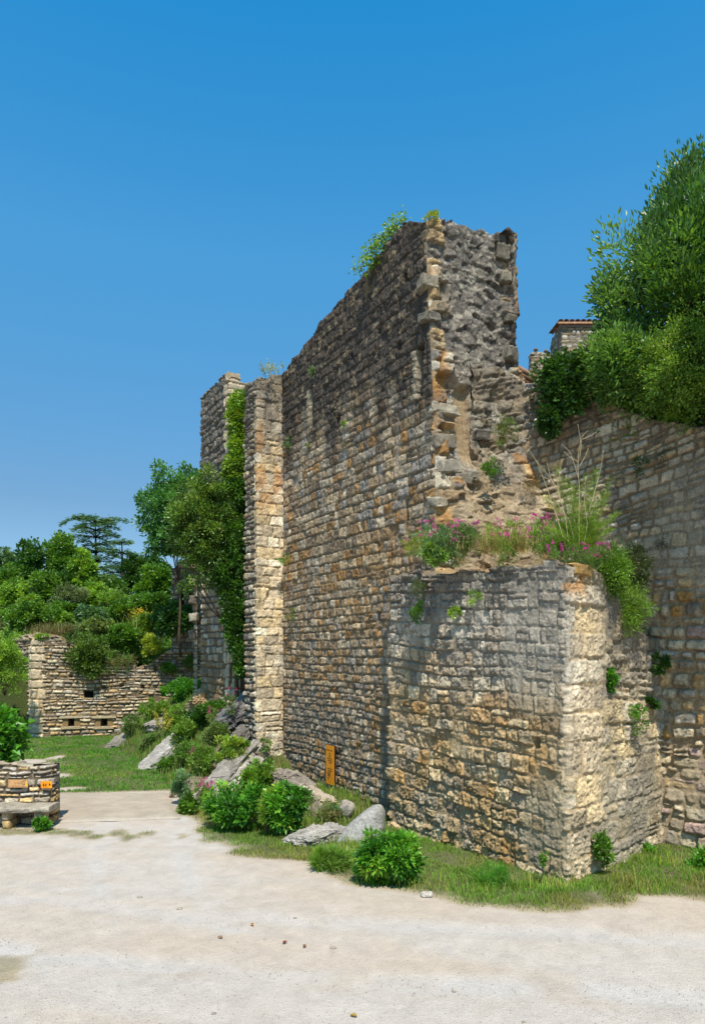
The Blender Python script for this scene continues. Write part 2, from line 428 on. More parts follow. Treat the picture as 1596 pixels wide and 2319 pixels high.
# the broken end: rubble core with toothed facing stones
E1 = NEAR+2.42*(-ND)
def end_face(U, Z):
    f1, f2, cid, ox, oy = cells(U+.05*vnoise(U*3, Z*3, 4), Z*1.35, .30, 201)
    g1, g2, gid, qx_, qy_ = cells(U+3, Z*1.2, .13, 202)
    edge = smooth(.0, .05, f2-f1)
    prot = np.where(cid > .66, (cid-.66)*.34, np.where(cid < .12, -.07, .0))
    ang = (hash01((cid*9973).astype(int), 3)-.5)*1.2
    i1_, i2_ = (cid*99991).astype(int), (gid*99991).astype(int)
    fac = ox*(hash01(i1_, 5)-.5)*.5+oy*(hash01(i1_, 6)-.7)*.5
    fac2 = (qx_*(hash01(i2_, 7)-.5)+qy_*(hash01(i2_, 8)-.7))*.6*(gid > .5)
    h = .05*fbm(U*1.1, Z*.8, 203, 3)+fac+fac2+edge*(prot*.42+np.where(cid > .6, .04*np.cos(ang)*vnoise(U*2+cid*40, Z*2, 205), 0))+.016*fbm(U*12, Z*12, 204, 5)+.010*fbm(U*30, Z*30, 207, 2)+.022*smooth(0, .02, g2-g1)*(gid > .68)
    tone = smooth(-.3, .3, fbm(U*2.5, Z*2, 206, 4))
    h = h*.75
    c = S(126, 117, 104)*(1-tone[..., None])+S(152, 142, 126)*tone[..., None]
    c = np.where((cid > .62)[..., None], c*(.8+.8*gid)[..., None], c)
    up = smooth(7.6, 9.4, Z+.7*fbm(U*1.0, Z*.8, 208, 3))
    c = stain(c, up*.7*smooth(-.9, .2, fbm(U*3, Z*2, 209, 3)), S(92, 86, 81))
    c = c*(1+.45*fbm(U*26, Z*26, 210, 3))[..., None]
    c = stain(c, smooth(.40, .55, fbm(U*9, Z*11, 211, 2))*.75, S(172, 162, 144))
    # smooth channel of bare mortar
    ch = smooth(.28, .14, np.abs(U-.82-.08*np.sin(Z*2)))*smooth(9.15, 9.0, Z)*smooth(7.3, 7.7, Z)
    h = h*(1-ch)-.16*ch; c = stain(c, ch*.85, S(168, 142, 106))
    tan = smooth(7.9, 6.6, Z+.4*fbm(U*1.5, Z*1.5, 213, 3))
    c = stain(c, tan*.6, S(176, 150, 112))
    # toothing on both arrises
    for lo_, sgn, seed in ((0.0, 1, 221), (2.42, -1, 231)):
        x = (U-lo_)*sgn
        r = masonry(U+.5, Z+.07*seed, seed, (.24, .44), (.5, .8), .03, .05, .06, .05, .1, PAL_GREY+PAL_OCHRE[:2], S(150, 130, 100), .03, .03)
        k = np.floor((Z+.5)/.37+.5*hash01(np.floor(Z/1.1), seed))
        reach = .18+.38*hash01(k, seed, 3)
        w = smooth(reach+.04, reach-.04, x)*(x > -.05)*(hash01(k, seed, 4) > .3)
        h = h*(1-w)+(r[0]+.05)*w
        cc = stain(r[1], smooth(8.6, 10.6, Z)*.45*smooth(-.4, .5, fbm(U*3, Z*2, seed+2, 3)), BLACK)
        cc = stain(cc, smooth(.25, .55, fbm(U*4, Z*3, seed+5, 3))*.5, ORANGE*.7)
        c = c*(1-w[..., None])+cc*w[..., None]
    # pockets where big stones fell out
    for pu, pz, ru, rz, dp in ((1.25, 8.0, .16, .2, .25), (1.15, 8.9, .13, .33, .2), (.35, 9.1, .28, .16, .2), (.9, 6.95, .2, .2, .2), (.3, 8.1, .22, .1, .18), (1.7, 10.6, .12, .1, .12), (.35, 11.0, .12, .2, .12)):
        w = smooth(1.2, .8, np.hypot((U-pu)/ru, (Z-pz)/rz)); h = h-dp*w
    h = h+.55*smooth(7.9, 5.6, Z)*smooth(.05, .7, U)+.25*smooth(9.5, 7, Z)*smooth(1.3, 2.2, U)
    return np.minimum(h, .75)*smooth(0, .06, U)-lean_f(Z), c
def end_top(u):
    return np.where(u < 2.47, 12.36+.24*smooth(.1, .8, u)+.10*(hash01(np.floor(u/.22), 5)-.5)+.10*smooth(1.85, 2.0, u)+.05*fbm(u*6, u*0, 6, 3), 12.6)
mb = MB()
strip_wall(mb, [NEAR, E1, E1+2.0*TD], 4.9, end_top, end_face, .021, .022, .3, None, S(80, 74, 68), (False, False), False, .1)
mb.build('broken_end', M_CORE, wall, True, (*NEAR, 0))
# loose-looking stones held in the broken masonry (part of the wall)
mb = MB(); r_ = np.random.default_rng(5)
for px, py, dz, sx, sz in ((1146, 540, .75, .16, .12), (1158, 628, .7, .15, .14), (1164, 720, .75, .16, .1), (1160, 800, .72, .18, .16), (1152, 572, .72, .18, .2),
                           (975, 640, -.02, .22, .16), (972, 715, -.02, .2, .1), (1005, 930, -.1, .36, .13), (1000, 1000, -.1, .3, .17), (1010, 1058, -.15, .34, .16), (1085, 985, .1, .2, .12), (1040, 1085, -.3, .25, .13), (1000, 1135, -.2, .3, .12), (1060, 1075, .0, .22, .12)):
    w = max(.0, ((px-CX)/F_PX*NEAR[1]-NEAR[0])/(.866-(px-CX)/F_PX*.5))
    p = NEAR-ND*w+TD*(lean_f(np.array(at(0, py, 14.5)[2]))-.02); z = at(px, py, p[1])[2]
    blob(mb, (p[0], p[1]+.10, z), (sx*.85, .2, sz*.9), PAL_GREY[int(r_.integers(4))]*(.5 if py < 860 else .75), int(r_.integers(99)), .16, 26, rotm(r_.uniform(-9, 9), r_.uniform(-7, 7), 30+r_.uniform(-12, 12)), 2.4, 0, .34)
mb.build('toothing_stone', M_STONE, wall, True, (*NEAR, 0))
# near-black sheets that stand in for the shade deep inside the slits
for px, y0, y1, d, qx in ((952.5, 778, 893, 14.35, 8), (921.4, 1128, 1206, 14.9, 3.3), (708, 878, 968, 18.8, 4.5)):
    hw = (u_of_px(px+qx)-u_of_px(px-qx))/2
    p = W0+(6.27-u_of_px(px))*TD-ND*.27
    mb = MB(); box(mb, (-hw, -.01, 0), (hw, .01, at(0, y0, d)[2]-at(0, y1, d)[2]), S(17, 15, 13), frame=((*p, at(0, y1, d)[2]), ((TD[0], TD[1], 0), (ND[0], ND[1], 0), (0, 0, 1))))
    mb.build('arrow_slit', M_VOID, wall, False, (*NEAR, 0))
# the square pier
def pier_face(U, Z):
    a = masonry(U, Z, 301, (.22, .37), (.34, .66), .016, .028, .02, .02, .08, PAL_ASH, S(176, 156, 122), .012, .018, .016)
    b = masonry(U, Z, 302, (.13, .24), (.18, .4), .028, .06, .05, .06, .2, PAL_GREY, S(104, 94, 78), .035, .024)
    W = 2.46-U
    k = np.floor(Z/.31); q = .786+.05+.14*hash01(k, 33)
    w = smooth(q+.02, q-.02, W)
    h, c = blend(a, b, 1-w)
    k2 = np.floor(Z/.17); inner = smooth(.24, .20, W)*(hash01(k2, 8) > .45)
    h = h+inner*.01*fbm(U*20, Z*20, 305, 3)
    ol = smooth(.1, .5, fbm(U*3.5, Z*2.2, 306, 4)+.5*smooth(.25, .0, np.abs(W-.70)))*smooth(7.3, 8.2, Z)*smooth(11.2, 10, Z)*(W < .9)
    c = stain(c, ol*.55, ORANGE*.75)
    gr = smooth(8.6, 11.2, Z+.9*fbm(U*2, Z*.9, 308, 4))*.75
    c = stain(c, gr, S(104, 97, 88))
    c = stain(c, smooth(.3, .6, fbm(U*3, Z*1.1, 309, 4))*.45, S(96, 90, 82))
    return h, c
pier = MB()
strip_wall(pier, [PIER_C, PIER_B, PIER_A, PIER_IN], -.5, ragged(lambda u: 11.45+.12*smooth(1.9, 2.46, u), 311, .16, .3), lambda U, Z: pier_face(U, Z), .02, .022, .3, None, S(120, 112, 98), (False, False), False, .1)
box(pier, (-.0, -.80, 11.1), (.86, .1, 11.33), S(120, 112, 98), frame=((*PIER_IN, 0), ((TD[0], TD[1], 0), (-ND[0], -ND[1], 0), (0, 0, 1))))
pier.build('pier', M_STONE, wall, True, (*NEAR, 0))

# --- the tower further along
def tower_face(U, Z):
    lt = np.linalg.norm(TOW_L-TOW_C)+1.2
    a = masonry(U, Z, 401, (.2, .32), (.24, .5), .03, .055, .05, .03, .08, PAL_GREY, S(108, 98, 82), .03, .025)
    b = masonry(U, Z, 402, (.3, .44), (.45, .8), .02, .05, .03, .01, .03, PAL_ASH, S(140, 122, 94), .02, .012)
    k = np.floor(Z/.36)
    w = smooth(lt-.22-.2*hash01(k, 41), lt-.2-.2*hash01(k, 41)+.05, U)
    h, c = blend(a, b, w)
    c = stain(c, smooth(4.5, 8.5, Z+.8*fbm(U, Z*.7, 404, 3))*.72*(1-.75*w), S(92, 88, 84))
    c = stain(c, smooth(4.2, 3.0, Z)*.4*(1-w), S(150, 112, 66))
    return h, c
tow = thing('wall_tower', 'square flanking tower half hidden by ivy behind the pale stone pier', 'tower', (*TOW_C, 0))
mb = MB()
TB = TOW_L-1.2*ND
strip_wall(mb, [TB, TOW_L, TOW_C, TOW_R], .2, ragged(lambda u: 12.55-.25*smooth(3.6, 3.95, u)-.0*u, 405, .06, .4), tower_face, .028, .03, .5, None, S(150, 134, 108), (False, False), False, .14)
mb.build('tower_masonry', M_STONE, tow, True, (*TOW_C, 0))
mb = MB()
strip_wall(mb, [TOW_L+.30*TD-np.array([.18, 0]), TOW_L-np.array([.16, 0])+.02*TD], .8, ragged(lambda u: 9.3+u*0, 411, .5, .3), lambda U, Z: masonry(U, Z, 412, (.18, .3), (.25, .45), pal=PAL_GREY), .035, .035, .5)
r_ = np.random.default_rng(9)
for k in range(9):
    z = 4.2+k*.62
    p = TOW_L-np.array([.28, -.1])
    blob(mb, (p[0]-.05*r_.random(), p[1], z), (.13, .25, .15), PAL_GREY[k % 6]*.8, k, .2, 18, None, 2, 0, .32)
mb.build('broken_return', M_STONE, tow, True, (*TOW_C, 0))

# --- the low buttress with the flower ledge
UL = .45; U1 = UL+np.linalg.norm(BUT_C-BUT_L); U2_ = U1+np.linalg.norm(BUT_R-BUT_C)
def but_face(U, Z):
    a1 = masonry(U, Z+.05*(U-2), 501, (.15, .31), (.15, .48), .024, .042, .045, .07, .14, PAL_BUT, S(150, 132, 102), .036, .030, .018)
    a2 = masonry(U, Z+.06*(U-2), 561, (.23, .33), (.22, .44), .024, .044, .045, .05, .10, PAL_BUT, S(156, 138, 108), .036, .034, .019)
    a = blend(a2, a1, smooth(1.9, 2.3, Z+.3*vnoise(U*1.5, Z*0, 563)))
    q = masonry(U+.3, Z, 502, (.34, .56), (.6, 1.15), .014, .022, .05, .04, .06, PAL_ASH, S(190, 166, 128), .03, .035, .04)
    sd = masonry(U, Z, 503, (.18, .42), (.25, .75), .02, .035, .06, .09, .2, [S(196, 180, 150), S(180, 166, 140), S(190, 168, 128), S(170, 158, 138)], S(186, 166, 130), .035, .035, .04)
    k = np.floor(Z/.42)
    lo_ = U1-.03-.05*hash01(k, 55); hi_ = U1+.98+.35*hash01(k, 56)
    wq = smooth(lo_-.03, lo_+.03, U)
    h, c = blend(a, q, wq)
    ws = smooth(hi_-.05, hi_+.05, U); h = h*(1-ws)+sd[0]*ws; c = c*(1-ws[..., None])+sd[1]*ws[..., None]
    # mortar wash over the joints toward the corner
    wash = smooth(-.25, .25, fbm(U*1.1, Z*1.0, 507, 3)+smooth(U1-1.7, U1-.5, U)*1.1-.75+.25*smooth(3.0, 4.6, Z))*smooth(U1+.2, U1-.15, U)
    h = h*(1-.6*wash)+(.045+.012*fbm(U*9, Z*9, 508, 4))*.6*wash
    c = stain(c, wash*.5, S(178, 162, 132))
    fl = smooth(-.25, .35, fbm(U*1.3, Z*1.2, 541, 4)+.05)*smooth(U1+.6, U1+1.2, U); h = h*(1-.5*fl)+.5*fl*(.04+.05*fbm(U*2.2, Z*2.2, 543, 4)+.02*fbm(U*9, Z*9, 545, 4)); c = stain(c, fl*.5, S(172, 160, 138))
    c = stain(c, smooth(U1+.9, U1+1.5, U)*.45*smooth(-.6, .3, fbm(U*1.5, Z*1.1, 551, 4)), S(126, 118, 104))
    c = stain(c, smooth(2.2, 3.6, Z+.5*fbm(U*1.2, Z, 553, 3))*smooth(U1+.9, U1+1.4, U)*.5*smooth(-.4, .3, fbm(U*3, Z*.8, 555, 4)), S(84, 78, 70))  # dark upper flank: part grey staining, part shade put into the colour
    ws_ = np.clip(smooth(.0, .5, fbm(U*1.7, Z*1.5, 547, 4))*smooth(U1-.1, U1+.1, U), 0, 1); h = h*(1-.3*ws_)+.3*ws_*(.05+.03*fbm(U*6, Z*6, 549, 4))
    left = smooth(UL+.3, UL+.22, U)*(hash01(np.floor(Z/.36), 57) > .25)
    c = stain(c, left*.35, S(180, 160, 124))
    gy = smooth(2.1, 3.9, Z+.5*fbm(U*.8, Z*.8, 509, 3))*smooth(U1+.5, U1-.2, U)
    lum = c.mean(-1, keepdims=True)
    c = c*(1-.72*gy[..., None])+.72*gy[..., None]*lum*np.array([1.10, 1.0, .84])
    brn = smooth(.0, .6, fbm(U*.9, Z*1.1, 511, 3)+.3*smooth(2.4, 1.2, np.abs(Z-1.6)))*smooth(3.2, 2.4, Z)*smooth(U1, U1-.7, U)
    c = c*(1-brn[..., None]*(1-np.array([.97, .90, .78])))
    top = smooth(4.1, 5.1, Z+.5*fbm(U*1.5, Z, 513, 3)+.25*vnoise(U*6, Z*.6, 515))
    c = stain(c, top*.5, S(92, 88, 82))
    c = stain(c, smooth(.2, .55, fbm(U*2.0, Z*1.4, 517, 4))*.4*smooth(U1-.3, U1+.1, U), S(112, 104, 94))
    ol = smooth(.0, .4, fbm(U*5, Z*5, 519, 3))*smooth(4.35, 4.7, Z)*smooth(.6, .3, np.abs(U-U1-.25))
    c = stain(c, ol*.6, ORANGE*.9)
    drk = smooth(.1, .6, fbm(U*2.2, Z*.5, 521, 4)+.2)*smooth(U2_-1.3, U2_-.5, U)*smooth(3.6, 2.5, Z)
    c = stain(c, drk*.35, S(120, 92, 58))
    hl = u_hole = U1-.55
    h, _ = slot(h, U, Z, hl-.09, hl+.07, 2.02, 2.2, .18)
    h = h+.05*fbm(U*.6, Z*.6, 523, 2)
    return h, c
def but_top(u):
    fr = 5.02+.16*smooth(U1, UL, u)+.06*fbm(u*1.4, u*0, 531, 2)+.10*(hash01(np.floor(u/.3), 15)-.5)
    k = u-U1
    return np.where(k <= .7, fr, np.interp(k, [0, .7, 1.1, 1.35, 1.9, 2.4, 3.0, 4], [5.0, 4.98, 4.9, 4.66, 4.28, 4.05, 3.86, 3.8])+.10*fbm(u*3, u*0, 533, 3))
but = thing('stone_buttress', 'squat rubble stone buttress topped by pink flowers with a pale corner', 'buttress', (*BUT_C, 0))
mb = MB()
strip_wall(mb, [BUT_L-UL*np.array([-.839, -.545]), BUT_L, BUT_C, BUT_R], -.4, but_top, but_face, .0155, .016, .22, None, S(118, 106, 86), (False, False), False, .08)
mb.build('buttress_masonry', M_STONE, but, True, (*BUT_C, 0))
mb = MB()
r30 = rotm(0, 0, -45)
p = at(1306, 1288, 11.42); blob(mb, (p[0]-.02, p[1]+.1, p[2]-.02), (.26, .20, .095), S(186, 150, 92)*.85, 3, .10, 26, rotm(0, 2, 38), 2.5, 0, .3)
mb.build('coping_stone', M_STONE, but, True, (*BUT_C, 0))
# earth on the ledge
mb = MB()
A, B_, C_, D_ = np.array([.85, 14.9, 5.12]), np.array([3.25, 11.25, 4.9]), np.array([5.85, 13.7, 3.75]), np.array([2.95, 15.2, 6.5])
s, t = np.meshgrid(np.linspace(0, 1, 80), np.linspace(0, 1, 80), indexing='ij')
Pp = (A*(1-s[..., None])+B_*s[..., None])*(1-t[..., None])+(D_*(1-s[..., None])+C_*s[..., None])*t[..., None]
nz_ = fbm(Pp[..., 0]*2.2, Pp[..., 1]*2.2, 541, 4); Pp[..., 2] += .14*nz_*np.minimum(t*6, 1)
i = np.arange(79)[:, None]*80; j = np.arange(79)[None, :]
mb.add(Pp.reshape(-1, 3), np.stack([i+j, i+80+j, i+80+j+1, i+j+1], -1).reshape(-1, 4), (S(150, 126, 92)*(1+.35*nz_[..., None])).reshape(-1, 3))
mb.build('ledge_earth', M_CORE, but, True, (*BUT_C, 0))

# --- the shaded wall on the right, under the trees
RW = chaikin([(2.45, 14.62), (3.5, 15.05), (4.4, 14.8), (5.2, 14.2), (5.9, 13.6), (6.7, 12.75), (7.8, 11.5), (10.5, 9.0)], 2)
rl = np.concatenate([[0], np.cumsum(np.linalg.norm(np.diff(RW, axis=0), axis=1))])
def right_face(U, Z):
    tilt = .22*(U-3)*smooth(5.0, 7.5, Z)
    a = masonry(U, Z-tilt, 601, (.13, .27), (.15, .42), .03, .04, .05, .08, .16, [S(176, 160, 134), S(188, 172, 146), S(158, 142, 118), S(176, 152, 116), S(168, 158, 142)], S(138, 120, 94), .03, .024, .022)
    b = masonry(U, Z, 602, (.15, .30), (.2, .46), .035, .07, .08, .10, .15, PAL_FLAT+[S(176, 150, 138), S(180, 138, 80)], S(172, 150, 118), .045, .025)
    w = smooth(4.6, 5.4, Z+.3*fbm(U*.8, Z*.8, 603, 2))
    h, c = blend(b, a, w)
    wash = smooth(.0, .5, fbm(U*.9, Z*.9, 605, 3)+.15)*.7
    h = h*(1-wash)+(.03+.02*fbm(U*6, Z*6, 606, 4))*wash; c = stain(c, wash*.55, S(172, 156, 130))
    core = smooth(1.7, .9, U)*smooth(5.5, 6.5, Z)
    c = stain(c, core*.6, S(120, 106, 86)); h = h+core*.10*fbm(U*3, Z*3, 607, 4)
    c = stain(c, smooth(7.6, 9.2, Z+.6*fbm(U, Z, 609, 3))*.4, S(100, 96, 90))
    c = stain(c, smooth(.25, .6, fbm(U*2.5, Z*1.8, 611, 4))*.4, S(100, 96, 88))
    return h, c
rw = MB()
def right_top(u):
    return np.interp(u, [0, 1.2, 2.2, 2.9, 3.95, 4.9, 6, 12], [9.7, 9.4, 9.1, 8.8, 8.0, 7.6, 7.3, 7.0])+.12*(hash01(np.floor(u/.4), 9)-.5)+.06*fbm(u*3, u*0, 613, 3)
strip_wall(rw, RW, -.4, right_top, right_face, .022, .023, .7, None, S(120, 110, 94), (False, False), True, .12)
o = rw.build('retaining_wall', M_STONE, None, True, (5.9, 13.6, 0))
tag(o, 'shaded grey stone wall on the right beneath the overhanging trees', 'stone wall')

# --- the far bastion across the lawn
BP = [np.array([-18.2, 36.0]), np.array([-13.5, 29.8]), np.array([-6.55, 31.0])]
BU1 = np.linalg.norm(BP[1]-BP[0])
def bu(px):
    k = (px-CX)/F_PX; d = (BP[2]-BP[1])/np.linalg.norm(BP[2]-BP[1])
    return BU1+(k*BP[1][1]-BP[1][0])/(d[0]-k*d[1])
def bz(px, py):
    p = BP[1]+(bu(px)-BU1)*(BP[2]-BP[1])/np.linalg.norm(BP[2]-BP[1]); return at(px, py, p[1])[2]
PORTS = ((142, 181, 1627, 1646), (216, 256, 1627, 1646), (188, 212, 1566, 1581))
def bastion_face(U, Z):
    a = masonry(U, Z, 701, (.09, .20), (.2, .55), .03, .06, .04, .09, .12, PAL_FLAT, S(116, 100, 78), .035, .02)
    b = masonry(U+.2, Z, 702, (.3, .5), (.4, .6), .02, .07, .02, .01, .0, PAL_ASH, S(170, 150, 116), .01, .01)
    w = smooth(.52, .45, np.abs(U-BU1-.02+.12*hash01(np.floor(Z/.4), 71)))
    h, c = blend(a, b, w)
    c = stain(c, smooth(.25, .6, fbm(U*.7, Z*.9, 704, 4))*.45, S(120, 112, 100))
    for x0, x1, y0, y1 in PORTS:
        h, ins = slot(h, U, Z, bu(x0), bu(x1), bz(x0, y1), bz(x0, y0), .22)
    for px, py in ((178, 1520), (160, 1531), (236, 1557), (275, 1552), (323, 1556), (352, 1515), (100, 1525)):
        h, _ = slot(h, U, Z, bu(px)-.08, bu(px)+.08, bz(px, py)-.08, bz(px, py)+.08, .2)
    return h, c
def bast_top(u):
    b = np.interp(u, [0, BU1-1.2, BU1, BU1+1.0, BU1+2.3, BU1+3.2, BU1+4.6, BU1+5.5, BU1+7.2], [4.0, 4.35, 4.2, 4.35, 3.5, 3.0, 2.9, 3.6, 4.3])
    return b+.16*(hash01(np.floor(u/.35), 19)-.5)+.08*fbm(u*2, u*0, 707, 3)
bas = thing('bastion_wall', 'low bastion wall of thin stones with gun ports across the lawn', 'bastion', (*BP[1], 0))
mb = MB()
strip_wall(mb, BP, -.4, bast_top, bastion_face, .032, .032, 1.2, None, S(140, 122, 94), (False, False), False, .15)
mb.build('bastion_masonry', M_STONE, bas, True, (*BP[1], 0))
bd = (BP[2]-BP[1])/np.linalg.norm(BP[2]-BP[1]); bn = np.array([bd[1], -bd[0]])
for n_, (x0, x1, y0, y1) in enumerate(PORTS):
    u0, u1, z0, z1 = bu(x0)-BU1, bu(x1)-BU1, bz(x0, y1), bz(x0, y0)
    fr = lambda u, z: ((*(BP[1]+bd*u), z), ((bd[0], bd[1], 0), (bn[0], bn[1], 0), (0, 0, 1)))
    mb = MB(); box(mb, (0, -.21, 0), (u1-u0, -.19, z1-z0), S(60, 52, 42) if n_ < 2 else S(30, 27, 24), frame=fr(u0, z0))  # dark back sheet, the shade of the recess put into its colour
    if n_ < 2:
        box(mb, (0, -.19, 0), (.22, -.02, z1-z0), S(134, 112, 78), .02, 1, fr(u0, z0)); box(mb, (u1-u0-.22, -.19, 0), (u1-u0, -.02, z1-z0), S(134, 112, 78), .02, 2, fr(u0, z0))
    port = mb.build('gun_port', M_VOID, bas, False, (*BP[1], 0))
    if n_ < 2:
        mb = MB(); box(mb, (-.12, -.1, 0), (u1-u0+.12, .085, .10), S(190, 172, 138), .008, 3, fr(u0, z1+.004)); mb.build('lintel', M_STONE, port, False, (*BP[1], 0))
        mb = MB(); box(mb, (-.05, -.1, -.09), (u1-u0+.05, .12, -.004), S(186, 166, 130), .008, 4, fr(u0, z0)); mb.build('sill', M_STONE, port, False, (*BP[1], 0))
        mb = MB(); blob(mb, (*(BP[1]+bd*(u0+u1)/2-bn*.175), (z0+z1)/2), (.06, .03, .11), S(14, 12, 10), 1, .02, 8); mb.build('loophole', M_VOID, port, True, (*BP[1], 0))  # loophole is a near-black blob that imitates the shade in the hole

# --- the ruin with a twin window, beside the tower
def ruin_face(U, Z):
    r = masonry(U, Z, 801, (.18, .32), (.22, .5), .03, .05, .05, .04, .1, PAL_GREY, S(110, 100, 84), .04, .02)
    h = r[0]
    for px0, px1, y0, y1 in ((411, 423, 1318, 1372), (428, 441, 1310, 1380)):
        u0, u1 = (px0-393)/F_PX*30.5, (px1-393)/F_PX*30.5
        z0, z1 = at(0, y1, 30.5)[2], at(0, y0, 30.5)[2]
        uc, hw = (u0+u1)/2, (u1-u0)/2
        ins = (np.abs(U-uc) < hw*np.clip((z1-Z)/.28, 0, 1)**.5) & (Z > z0) & (Z < z1)
        h = np.where(ins, -.3, h)
    return h, stain(r[1], smooth(.0, .5, fbm(U, Z, 805, 3))*.4, S(96, 94, 90))
ru = thing('ruined_gable', 'small ruined wall with a twin pointed window beside the tower', 'ruin', tuple(at(425, 1410, 30.5)))
mb = MB(); x0 = at(393, 0, 30.5)[0]
strip_wall(mb, [np.array([x0-.1, 30.6]), np.array([x0+1.7, 30.4])], 3.6, ragged(lambda u: 7.3+.4*u, 806, .3, .3), ruin_face, .03, .03, .6)
mb.build('gable_masonry', M_STONE, ru, True, tuple(at(425, 1410, 30.5)))
for px0, px1, y0, y1 in ((411, 423, 1318, 1372), (428, 441, 1310, 1380)):
    a, b = at(px0-2, y1, 30.75), at(px1+2, y0, 30.75)
    mb = MB(); box(mb, (a[0], 30.72, a[2]), (b[0], 30.76, b[2]), S(34, 32, 30)); mb.build('window_opening', M_VOID, ru, False, tuple(at(425, 1410, 30.5)))  # near-black sheet stands in for the shade behind the window
# ------------------------------------------------------------------ ground
def poly_mask(X, Y, P):
    inside = np.zeros(X.shape, bool)
    P = np.asarray(P); n = len(P)
    for i in range(n):
        x0, y0 = P[i]; x1, y1 = P[(i+1) % n]
        c = ((y0 > Y) != (y1 > Y)) & (X < (x1-x0)*(Y-y0)/(y1-y0+1e-12)+x0)
        inside ^= c
    return inside
def poly_dist(X, Y, P, closed=False):
    P = np.asarray(P); d = np.full(X.shape, 1e9)
    for i in range(len(P)-(0 if closed else 1)):
        a, b = P[i], P[(i+1) % len(P)]
        ab = b-a; t = np.clip(((X-a[0])*ab[0]+(Y-a[1])*ab[1])/(ab@ab+1e-12), 0, 1)
        d = np.minimum(d, np.hypot(X-a[0]-t*ab[0], Y-a[1]-t*ab[1]))
    return d
TOE = np.array([(-10.2, 30.4), (-9.2, 27.0), (-7.8, 24.6), (-6.4, 22.3), (-4.7, 18.2), (-3.9, 16.6), (-2.6, 15.4), (-1.0, 14.6), (.3, 14.3), (.9, 14.9)])
BANK = np.concatenate([TOE, [(3, 18), (-1, 26), (-3, 32)]])
def gz(x, y):
    x, y = np.asarray(x, float), np.asarray(y, float)
    d = np.where(poly_mask(x, y, BANK), poly_dist(x, y, TOE), 0)
    sl = .14+.55*smooth(18.5, 23.5, y)
    h = d*sl*smooth(0, .5, d)
    h = np.minimum(h, .18+2.4*smooth(19.3, 23.0, y))+np.where(d > 0, .10*fbm(x*1.3, y*1.3, 901, 4)*smooth(0, .8, d), 0)
    vg = smooth(0, 2.2, d_edge(x, y))*-.06
    return h+vg+.025*fbm(x*.35, y*.35, 903, 3)+.006*vnoise(x*2.2, y*2.2, 905)
VERGE_PX = [(383, 1858), (400, 1880), (450, 1905), (520, 1932), (600, 1958), (690, 1982), (780, 2004), (870, 2022), (960, 2036), (1060, 2046), (1180, 2054), (1300, 2056), (1420, 2052), (1596, 2046), (1800, 2040)]
VERGE = np.array([onground(*p)[:2] for p in VERGE_PX])
VPOLY = np.concatenate([VERGE, [(10.5, 11), (10.5, 15), (3, 19), (-2, 22), (-4.2, 17.8)]])
LAWN = np.array([(-30, 17.95), (-10, 17.95), (-7.6, 17.9), (-5.6, 18.1), (-4.6, 18.3), (-4, 22), (-4, 32), (-30, 32)])
def d_edge(x, y):
    return np.where(poly_mask(x, y, VPOLY), poly_dist(x, y, VERGE), 0)
def grass_w(x, y):
    n = fbm(x*1.1, y*1.1, 911, 4)
    v = np.where(poly_mask(x, y, VPOLY), 1, -1)*poly_dist(x, y, VERGE)
    g1 = smooth(-.05, .5, v-.08+.48*n)
    l = np.where(poly_mask(x, y, LAWN), 1, -1)*poly_dist(x, y, LAWN[:5])
    worn = 0
    for px, py, ra, rb in ((150, 1786, .55, .25), (138, 1756, .3, .35), (128, 1716, .25, .5), (60, 1725, .8, .4), (10, 1732, 1.6, .7)):
        p = onground(px, py); worn = np.maximum(worn, smooth(1.4, .5, np.hypot((x-p[0])/ra, (y-p[1])/rb)+.5*n))
    g2 = smooth(-.1, .3, l+.12*n)*(1-worn)
    p = onground(150, 1890)
    g3 = .8*smooth(1.1, .3, np.hypot((x-p[0]-.3)/1.6, (y-p[1])/.55)+.9*fbm(x*3, y*3, 913, 3)+.25)
    p = onground(25, 1885); g3 = np.maximum(g3, .7*smooth(1.1, .3, np.hypot((x-p[0])/.9, (y-p[1])/.35)+.9*fbm(x*3, y*3, 915, 3)+.2))
    p = onground(-5, 2195); g3 = np.maximum(g3, .55*smooth(1.1, .2, np.hypot((x-p[0])/.35, (y-p[1])/.4)+.7*fbm(x*4, y*4, 917, 3)))
    return np.clip(np.maximum(np.maximum(g1, g2), g3), 0, 1), g1, g2
def axis(a, b, step, far):
    core = np.arange(a, b+step/2, step); k = np.array([.5, 1.2, 2.5, 5, 10, 20, 40, 80, 160, 320, 640])
    k = k[k <= far]
    return np.concatenate([(a-k)[::-1], core, b+k])
gx, gy = axis(-19, 10, .085, 640), axis(5.2, 33, .085, 640)
X, Y = np.meshgrid(gx, gy, indexing='xy')
core_ = smooth(40, 30, np.abs(X))*smooth(45, 36, Y)
Zg = gz(X, Y)*core_
gw, g1, g2 = grass_w(X, Y); gw = gw*core_+(1-core_)*.8
w1 = fbm(X*.28, Y*1.0+.25*X, 921, 5); w2 = fbm(X*1.4, Y*2.2, 923, 4); w3 = fbm(X*6, Y*6, 925, 3)
c = S(229, 214, 196)*(1+.05*w2+.05*w3)[..., None]
c = stain(c, smooth(-.05, .5, w1+.35*w2)*.28, S(222, 200, 172))
c = stain(c, smooth(.0, .4, -w1+.3*w2)*.5, S(228, 221, 211))
c = stain(c, smooth(.15, .5, w2+.5*w3)*.2, S(204, 188, 168))
tr_w = Y-9.6+.10*X+.35*np.sin(X*.28+1)+.12*fbm(X*.5, Y*.5, 927, 2)
tr = np.maximum(smooth(.34, .1, np.abs(tr_w)), smooth(.34, .1, np.abs(tr_w+1.55)))
